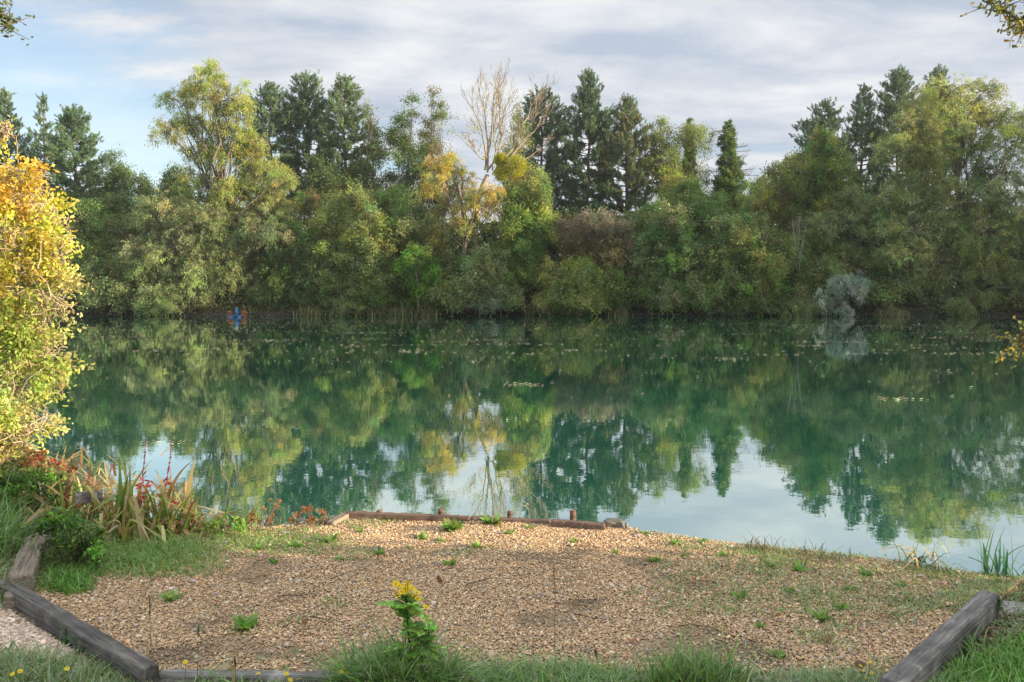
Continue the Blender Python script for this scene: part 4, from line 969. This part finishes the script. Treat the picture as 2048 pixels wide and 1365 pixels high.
reeds('sedge_tuft', 'brown dead weed tuft at the water edge left of the upright dock', 1525, 1098, 60, .09, .05, [(.16, .11, .07), (.1, .08, .05)], .004, .6, .6, 0)
reeds('sedge_tuft', 'brown spreading dead weed tuft right of the upright dock', 1625, 1112, 90, .08, .09, [(.16, .11, .07), (.12, .08, .05), (.1, .12, .06)], .004, .7, .6, 0)
DEADW = [(.34, .15, .05), (.28, .12, .05), (.22, .1, .05), (.3, .2, .08)]
for px, py, s_, lab in [(455, 1062, 1, 'rusty dried weed at the left end of the bare water edge'), (540, 1052, 1.5, 'tallest rusty dried weed before the open water, left of the boards'), (602, 1048, 1.0, 'thin rusty dried weed between the tallest one and the boards'), (640, 1044, .6, 'low rusty dried weed just left of the corner board'), (500, 1060, .8, 'low rusty dried weed left of the tallest one')]:
    clump('dried_weed', lab, 'weed', px, py, PADZ, [(px, py-18*s_, 18, 14*s_), (px+10, py-30*s_, 8, 9*s_), (px-14, py-8, 16, 8)], DEADW, 'dried weeds at the water edge', dens=1500, ln=.022, wd=.012, spray=(.03, .09), spread=.01)
clump('leafy_weed', 'yellow-green leafy weed right of the iris clump at the water edge', 'weed', 440, 1072, PADZ, [(430, 1052, 26, 14), (460, 1058, 20, 10), (405, 1064, 24, 10)], YGREEN+LUSH, None, dens=1800)
def herb(label, px, ptop, pbase, px2):
    g = G(px2, pbase, PADZ); g[2] = max(.25, gz(g[0], g[1])); c = P(px, ptop, g[1]+.1); mb = MB(); root = empty('loosestrife_stem', g, label, 'flower stem', 'red stems before the water')
    pth = curve(g, c, 10, .08); tubes(mb, pth, np.linspace(.004, .0018, 10), 5, (.3, .07, .05)); 
    n = 110; t = R.uniform(.62, 1, n); C = np.stack([np.interp(t*9, np.arange(10), pth[:, k]) for k in range(3)], 1)
    d = unit(R.normal(0, 1, (n, 3))+[0, 0, .5]); leaves(mb, C+d*.006, d, .012, .006, vary((.3, .09, .06), n, .2, .1))
    mb.build('stem', M_TWIG, root, origin=g)
    lf = MB(); n = 26; t = R.uniform(.2, .65, n); C = np.stack([np.interp(t*9, np.arange(10), pth[:, k]) for k in range(3)], 1); d = unit(np.stack([R.normal(0, 1, n), R.normal(0, 1, n), R.uniform(-.6, .6, n)], 1))
    leaves(lf, C+d*.03, d, .065, .014, vary((.38, .06, .06), n, .2, .1), six=True, fold=.2); lf.build('foliage', M_LEAF, root, origin=g)
herb('pink-red stem rising highest from the left clump, straight', 292, 885, 1050, 285)
herb('red stem leaning right from the left clump, before blue water', 343, 890, 1050, 310)
herb('shorter red stem at the right of the left clump', 350, 962, 1055, 325)

# ---- the sunlit yellow bush at left
by = 6.9
bb = np.array([-5.0, 7.0, 0]); bb[2] = gz(bb[0], bb[1]); root = empty('yellow_bush', bb, 'large sunlit golden-yellow leafed bush filling the left edge of the photo', 'bush')
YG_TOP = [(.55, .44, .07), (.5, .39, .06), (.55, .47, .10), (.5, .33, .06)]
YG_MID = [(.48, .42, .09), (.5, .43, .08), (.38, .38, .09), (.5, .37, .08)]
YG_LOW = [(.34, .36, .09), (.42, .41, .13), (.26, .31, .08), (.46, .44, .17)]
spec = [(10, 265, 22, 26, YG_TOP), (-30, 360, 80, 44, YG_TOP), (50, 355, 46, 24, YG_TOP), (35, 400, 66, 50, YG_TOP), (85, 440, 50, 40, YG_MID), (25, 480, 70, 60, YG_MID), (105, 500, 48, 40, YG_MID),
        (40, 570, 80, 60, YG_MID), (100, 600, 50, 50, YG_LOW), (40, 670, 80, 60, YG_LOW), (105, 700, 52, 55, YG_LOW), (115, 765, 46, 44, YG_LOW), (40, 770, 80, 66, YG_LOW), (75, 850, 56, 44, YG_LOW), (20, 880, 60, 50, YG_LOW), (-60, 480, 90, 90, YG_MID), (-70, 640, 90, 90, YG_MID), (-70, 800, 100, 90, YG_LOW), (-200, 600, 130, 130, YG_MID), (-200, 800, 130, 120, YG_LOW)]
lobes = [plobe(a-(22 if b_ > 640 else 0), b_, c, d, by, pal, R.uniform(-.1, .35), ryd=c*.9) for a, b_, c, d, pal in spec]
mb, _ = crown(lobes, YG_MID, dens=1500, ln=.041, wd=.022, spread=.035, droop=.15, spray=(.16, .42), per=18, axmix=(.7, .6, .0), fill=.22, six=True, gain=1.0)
st_ = MB()
for i in range(16):
    e = np.array(lobes[i][:3]); tubes(st_, curve(bb+[R.normal(0, .15), R.normal(0, .1)+.2, -.1], e+[0, .15, 0], 9, .05, .05), np.linspace(.013, .004, 9), 6, (.26, .2, .13))
for i in range(760):
    l = lobes[R.randint(0, len(lobes))]; c = np.array(l[:3]); rr = np.array(l[3:6]); u = unit(R.normal(0, 1, 3)+[.25, -.35, .2])
    s0 = c+R.normal(0, .35, 3)*rr; e = c+u*rr*R.uniform(.75, 1.35)
    tubes(st_, curve(s0, e, 7, .28, R.uniform(-.1, .35)), np.linspace(.0048, .0018, 7), 4, vary((.42, .33, .22), 1, .2, .05)[0])
st_.build('branches', M_TWIG, root, origin=bb); mb.build('foliage', M_LEAF, root, origin=bb)

# ---- tree on the right just outside the photo, one limb reaching into the top corner
def near_tree(label, base, lobes, pal, limb, limbleaf, dens, bt=.16):
    base = np.array(base, float); base[2] = gz(base[0], base[1]); root = empty('near_tree', base, label, 'tree')
    mb, _ = crown(lobes, pal, dens=dens, ln=.17, wd=.11, spread=.12, per=18, gain=1.0, spray=(.3, .8))
    tr = MB(); topc = np.array(lobes[0][:3]); pth = curve(base-[0, 0, .2], topc, 9, .05); tubes(tr, pth, np.linspace(bt, .04, 9), 8)
    for l in lobes: tubes(tr, curve(pth[R.randint(3, 8)], np.array(l[:3]), 7, .15), np.linspace(.05, .015, 7), 5)
    for pts in limb:
        pts = np.array([pth[5]]+list(pts)); q = np.linspace(0, len(pts)-1, 16); pp = np.stack([np.interp(q, np.arange(len(pts)), pts[:, k]) for k in range(3)], 1); pp[1:-1] += R.normal(0, .012, (14, 3))
        tubes(tr, pp, np.linspace(.02, .003, 16), 6, (.12, .09, .07))
        for k in range(7, 16):
            for _ in range(5):
                e = pp[k]+unit(R.normal(0, 1, 3))*R.uniform(.05, .2); c_ = curve(pp[k], e, 5, .2); tubes(tr, c_, np.linspace(.004, .0015, 5), 4, (.14, .1, .07))
                n = 7; leaves(mb, c_[R.randint(1, 5, n)]+R.normal(0, .012, (n, 3)), unit(R.normal(0, 1, (n, 3))), .03, .016, vary(pick(limbleaf, n), n, .2, .1), six=True, fold=.1)
    tr.build('trunk', M_BARK, root, True, origin=base); mb.build('crown', M_LEAF, root, origin=base)
DYS = -.3
rl = [(8.5, 1.2, 4.6, 1.6, 1.8, 1.6), (8.2, 2.4, 2.2, 1.4, 1.0, 1.5), (8.0, .4, 2.0, 1.6, 1.4, 1.6), (9, -1.2, 3, 1.8, 1.6, 2), (8.5, 2.3, 3.9, 1.3, 1.0, 1.3), (8.3, 1.3, 1.2, 1.5, 1.5, 1.1), (9, -2.8, 2, 1.8, 1.6, 1.8), (8.2, 1.6, 3.0, 1.3, 1.3, 1.3), (8.2, -.2, 3.2, 1.3, 1.3, 1.3), (8.3, .8, 1.0, 1.4, 1.8, .9), (8.2, 2.6, 1.0, 1.2, .9, .9)]
rl = [(a, b_+(DYS if a < 9 else 0), c, d, e_, f_) for a, b_, c, d, e_, f_ in rl]
near_tree('tree outside the photo on the right, twiggy limb dipping into the top right corner', (8.3, 1.0, 0), rl, OLIVE+GREEN,
          [[P(2500, -250, 4.2), P(2150, -70, 4.8), P(2040, 40, 5.0), P(2000, 15, 5.0), P(1965, 2, 5.0)], [P(2300, -200, 4.6), P(2110, -20, 5.0), P(2040, 42, 5.1), P(2052, 62, 5.1)], [P(2400, 500, 4.6), P(2120, 640, 4.9), P(2046, 678, 5.0), P(2040, 690, 5)]], YGREEN+GOLD, 230)
near_tree('tree outside the photo on the left, leafy twig tips in the top left corner', (-6.8, 3.2, 0), [(-6.8, 3.0, 4.6, 1.4, 1.4, 1.4), (-7.2, 2.2, 3.4, 1.4, 1.4, 1.4)], OLIVE,
          [[P(-500, -300, 4.2), P(-140, -90, 4.8), P(-30, -10, 5), P(8, 30, 5), P(14, 52, 5)]], YGREEN+OLIVE, 30)

# ---- low bramble and ivy leaves behind the right-hand sleeper
clump('bramble', 'bramble shoots hanging over the far end of the right-hand sleeper', 'bramble', 1990, 1235, OUTZ, [(1992, 1215, 13, 20), (1985, 1240, 18, 10), (2010, 1262, 24, 10)], [(.06, .14, .05), (.1, .18, .08), (.14, .2, .12)], None, dens=1100, ln=.03, wd=.022, spread=.012, spray=(.03, .1))
clump('bramble', 'low weeds growing along the outer side of the right-hand sleeper', 'bramble', 1880, 1330, OUTZ, [(1880, 1318, 24, 10), (1920, 1290, 24, 9), (1850, 1345, 24, 9)], [(.06, .14, .05), (.1, .18, .08)], None, dens=1100, ln=.03, wd=.02, spread=.012, spray=(.03, .08))
clump('bramble', 'small weeds in front of the long diagonal sleeper at lower left', 'bramble', 170, 1305, OUTZ, [(160, 1285, 26, 9), (190, 1300, 24, 9), (140, 1270, 14, 9), (205, 1322, 14, 8)], [(.06, .14, .05), (.1, .18, .08)], None, dens=1100, ln=.026, wd=.018, spread=.012, spray=(.03, .07))
lit = MB(); g = region(2600, 1880, 2200, 1190, 1345); g = g[(side(sr_b, sr_a, g[:, 0], g[:, 1]) < -.06)]
leaves(lit, g+[0, 0, .012], unit(np.stack([R.normal(0, 1, len(g)), R.normal(0, 1, len(g)), R.normal(0, .2, len(g))], 1)), .03, .02, vary(pick([(.12, .06, .03), (.2, .12, .07), (.08, .13, .05), (.25, .2, .13)], len(g)), len(g), .3, .1), side=np.tile([0, 0, 1.], (len(g), 1))+R.normal(0, .3, (len(g), 3)), six=True, fold=.2)
tag(lit.build('leaf_litter', M_DRY), 'brown leaf litter on bare soil beyond the right-hand sleeper', 'leaf litter', kind='stuff')

# ---- floating leaves
FL = [(.6, .46, .28), (.55, .38, .24), (.65, .56, .36), (.42, .3, .2)]
pos = []
while len(pos) < 1500:
    if R.rand() < .7:
        px = R.uniform(100, 2090); py = 640+abs(R.normal(0, 1))*60; k = 1
    else:
        px = R.uniform(60, 2100); py = 642+abs(R.normal(0, 1))*42; k = R.randint(4, 16)
    if py > 900: continue
    c0 = G(px, py, .003); sx = .045*c0[1]*R.uniform(.3, 1.3); ang = R.normal(0, .15)
    for _ in range(k):
        u = R.normal(0, 1)*sx; p = c0+np.array([u, u*ang+R.normal(0, .006*c0[1]), 0])
        if p[1] < far_y(p[0])-.5 and p[0] > -.55*p[1]: pos.append(p)
for cx_, cy_, k in [(1460, 718, 22), (1050, 770, 12), (820, 703, 12), (330, 885, 10), (1330, 712, 8), (1800, 798, 8), (960, 725, 6), (1010, 838, 6)]:
    for _ in range(k*2): pos.append(G(cx_+R.normal(0, 22), cy_+R.normal(0, 2.0), .003))
pos = np.array(pos); order = np.argsort(pos[:, 1])
def one(p, big_=1.0):
    a = R.uniform(0, 6.28); return np.array([[math.cos(a), math.sin(a), 0]])
lm = []
for k in range(6):
    mb = MB(); leaves(mb, np.zeros((1, 3)), one(0), .10, .06, vary(FL[k % 4], 1, .1), side=np.array([[0, 0, 1.]]), six=True, fold=.08); lm.append(mb.mesh('floating_leaf', M_DRY))
for q in order[:300]:
    o = bpy.data.objects.new('floating_leaf', lm[R.randint(0, 6)]); COL.objects.link(o); o.location = tuple(pos[q]+[0, 0, .012]); s_ = R.uniform(.5, 1.15)*(1 if pos[q][1] > 14 else .55); o.scale = (s_, s_, s_); o.rotation_euler = (0, 0, R.uniform(0, 6.28))
    tag(o, 'single yellow-brown leaf floating on the open green water', 'leaf', 'leaves floating on the lake')
mb = MB(); g = pos[order[300:]]; n = len(g); an = R.uniform(0, 6.28, n)
leaves(mb, g+[0, 0, .012], np.stack([np.cos(an), np.sin(an), 0*an], 1), R.uniform(.1, .2, n), .09, vary(pick(FL, n), n, .2, .08), side=np.tile([0, 0, 1.], (n, 1)), six=True, fold=.05)
tag(mb.build('floating_leaves', M_DRY), 'scattered small leaves floating far out towards the opposite bank', 'leaves', kind='stuff')
#NEAR_END
# ---------------------------------------------------------------- morning haze
hz = MB(); hx0, hx1, hy0, hy1, hz0, hz1 = -420, 420, -260, 420, -3, 34
hz.add([[hx0, hy0, hz0], [hx1, hy0, hz0], [hx1, hy1, hz0], [hx0, hy1, hz0], [hx0, hy0, hz1], [hx1, hy0, hz1], [hx1, hy1, hz1], [hx0, hy1, hz1]], [[0, 3, 2, 1], [4, 5, 6, 7], [0, 1, 5, 4], [1, 2, 6, 5], [2, 3, 7, 6], [3, 0, 4, 7]])
hm, nt, out = newmat('haze'); pv = nt.nodes.new('ShaderNodeVolumePrincipled'); pv.inputs['Color'].default_value = (.9, .9, .9, 1); pv.inputs['Density'].default_value = .0003; pv.inputs['Anisotropy'].default_value = .2
nt.links.new(pv.outputs[0], out.inputs[1]); tag(hz.build('haze', hm), kind='stuff')
# ---------------------------------------------------------------- camera, light, sky
cam = bpy.data.cameras.new('camera'); cam.lens = 28; cam.sensor_width = 36; cam.clip_end = 5000
co = bpy.data.objects.new('camera', cam); COL.objects.link(co); co.location = tuple(CAM); co.rotation_euler = (PI/2-TH, 0, 0); sc.camera = co
EL, AZ = math.radians(12), math.radians(102)
sd = Vector((math.sin(AZ)*math.cos(EL), math.cos(AZ)*math.cos(EL), math.sin(EL)))
sun = bpy.data.lights.new('sun', 'SUN'); sun.energy = 5; sun.angle = math.radians(.5); sun.color = (1, .82, .57)
so = bpy.data.objects.new('sun', sun); COL.objects.link(so); so.rotation_euler = sd.to_track_quat('Z', 'Y').to_euler()
w = bpy.data.worlds.new('World'); sc.world = w; w.use_nodes = True; nt = w.node_tree; nt.nodes.clear(); L = nt.links.new
wo = nt.nodes.new('ShaderNodeOutputWorld'); bg = nt.nodes.new('ShaderNodeBackground')
sky = nt.nodes.new('ShaderNodeTexSky'); sky.sky_type = 'NISHITA'; sky.sun_disc = False; sky.sun_elevation = EL; sky.sun_rotation = AZ; sky.air_density = 1.0; sky.dust_density = .6; sky.ozone_density = 1.5
tc = nt.nodes.new('ShaderNodeTexCoord'); sep = nt.nodes.new('ShaderNodeSeparateXYZ'); L(tc.outputs['Generated'], sep.inputs[0])
def mth(op, a, b_=None, c_=None, clamp=False):
    n = nt.nodes.new('ShaderNodeMath'); n.operation = op; n.use_clamp = clamp
    for i, v in enumerate((a, b_, c_)):
        if v is None: continue
        if isinstance(v, (int, float)): n.inputs[i].default_value = v
        else: L(v, n.inputs[i])
    return n.outputs[0]
zz = mth('ADD', mth('MAXIMUM', sep.outputs[2], 0.0), .16)
cx = mth('DIVIDE', sep.outputs[0], zz); cy = mth('DIVIDE', sep.outputs[1], zz)
cmb = nt.nodes.new('ShaderNodeCombineXYZ'); L(cx, cmb.inputs[0]); L(cy, cmb.inputs[1])
mp = nt.nodes.new('ShaderNodeMapping'); mp.inputs['Rotation'].default_value = (0, 0, math.radians(-18)); mp.inputs['Scale'].default_value = (1.0, 1.7, 1); mp.inputs['Location'].default_value = (3.1, 1.7, 0); L(cmb.outputs[0], mp.inputs[0])
c1 = nt.nodes.new('ShaderNodeTexNoise'); c1.inputs['Scale'].default_value = 1.7; c1.inputs['Detail'].default_value = 7; c1.inputs['Roughness'].default_value = .57; c1.inputs['Distortion'].default_value = .25; L(mp.outputs[0], c1.inputs['Vector'])
c2 = nt.nodes.new('ShaderNodeTexNoise'); c2.inputs['Scale'].default_value = .9; c2.inputs['Detail'].default_value = 5; L(cmb.outputs[0], c2.inputs['Vector'])
# cloud bank thins out towards the low left of the sky
left = mth('MULTIPLY', mth('SMOOTH_MIN', mth('ADD', mth('MULTIPLY', sep.outputs[0], 1.0), .24), .1, .1), 1.1)
alt = mth('MULTIPLY', mth('MINIMUM', mth('SUBTRACT', sep.outputs[2], .2), .12), 1.6)
dens_ = mth('ADD', mth('ADD', c1.outputs[0], left), mth('MAXIMUM', alt, -.1))
mr = nt.nodes.new('ShaderNodeMapRange'); mr.interpolation_type = 'SMOOTHSTEP'; mr.inputs[1].default_value = .30; mr.inputs[2].default_value = .56; mr.inputs[3].default_value = .36; L(dens_, mr.inputs[0])
cl = nt.nodes.new('ShaderNodeValToRGB'); e = cl.color_ramp.elements
e[0].position = .42; e[0].color = (.45, .52, .63, 1); e[1].position = .57; e[1].color = (.80, .81, .83, 1)
L(mth('ADD', mth('MULTIPLY', c1.outputs[0], .5), mth('MULTIPLY', c2.outputs[0], .5)), cl.inputs[0])
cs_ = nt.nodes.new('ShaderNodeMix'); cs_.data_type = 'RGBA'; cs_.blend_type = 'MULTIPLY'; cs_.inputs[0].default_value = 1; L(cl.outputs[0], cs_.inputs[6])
zen_fill = nt.nodes.new('ShaderNodeMapRange'); zen_fill.interpolation_type = 'SMOOTHSTEP'; zen_fill.inputs[1].default_value = .42; zen_fill.inputs[2].default_value = .85; zen_fill.inputs[3].default_value = 4.5; zen_fill.inputs[4].default_value = 11.5; L(sep.outputs[2], zen_fill.inputs[0]); L(zen_fill.outputs[0], cs_.inputs[7])  # unseen overhead cloud brightened to add fill light on bank and foliage
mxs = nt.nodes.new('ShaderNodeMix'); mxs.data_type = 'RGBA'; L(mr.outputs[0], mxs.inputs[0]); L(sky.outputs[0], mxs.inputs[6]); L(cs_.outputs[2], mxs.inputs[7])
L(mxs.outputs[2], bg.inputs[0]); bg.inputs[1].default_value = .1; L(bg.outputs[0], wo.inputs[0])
sc.view_settings.view_transform = 'Standard'; sc.view_settings.look = 'None'; sc.view_settings.gamma = 1; sc.view_settings.exposure = 1.33
sc.cycles.volume_bounces = 0; sc.cycles.max_bounces = 6; sc.cycles.diffuse_bounces = 3; sc.cycles.glossy_bounces = 3; sc.cycles.transmission_bounces = 3; sc.cycles.use_denoising = True; sc.cycles.denoising_prefilter = 'NONE'; sc.cycles.denoising_input_passes = 'RGB_ALBEDO_NORMAL'
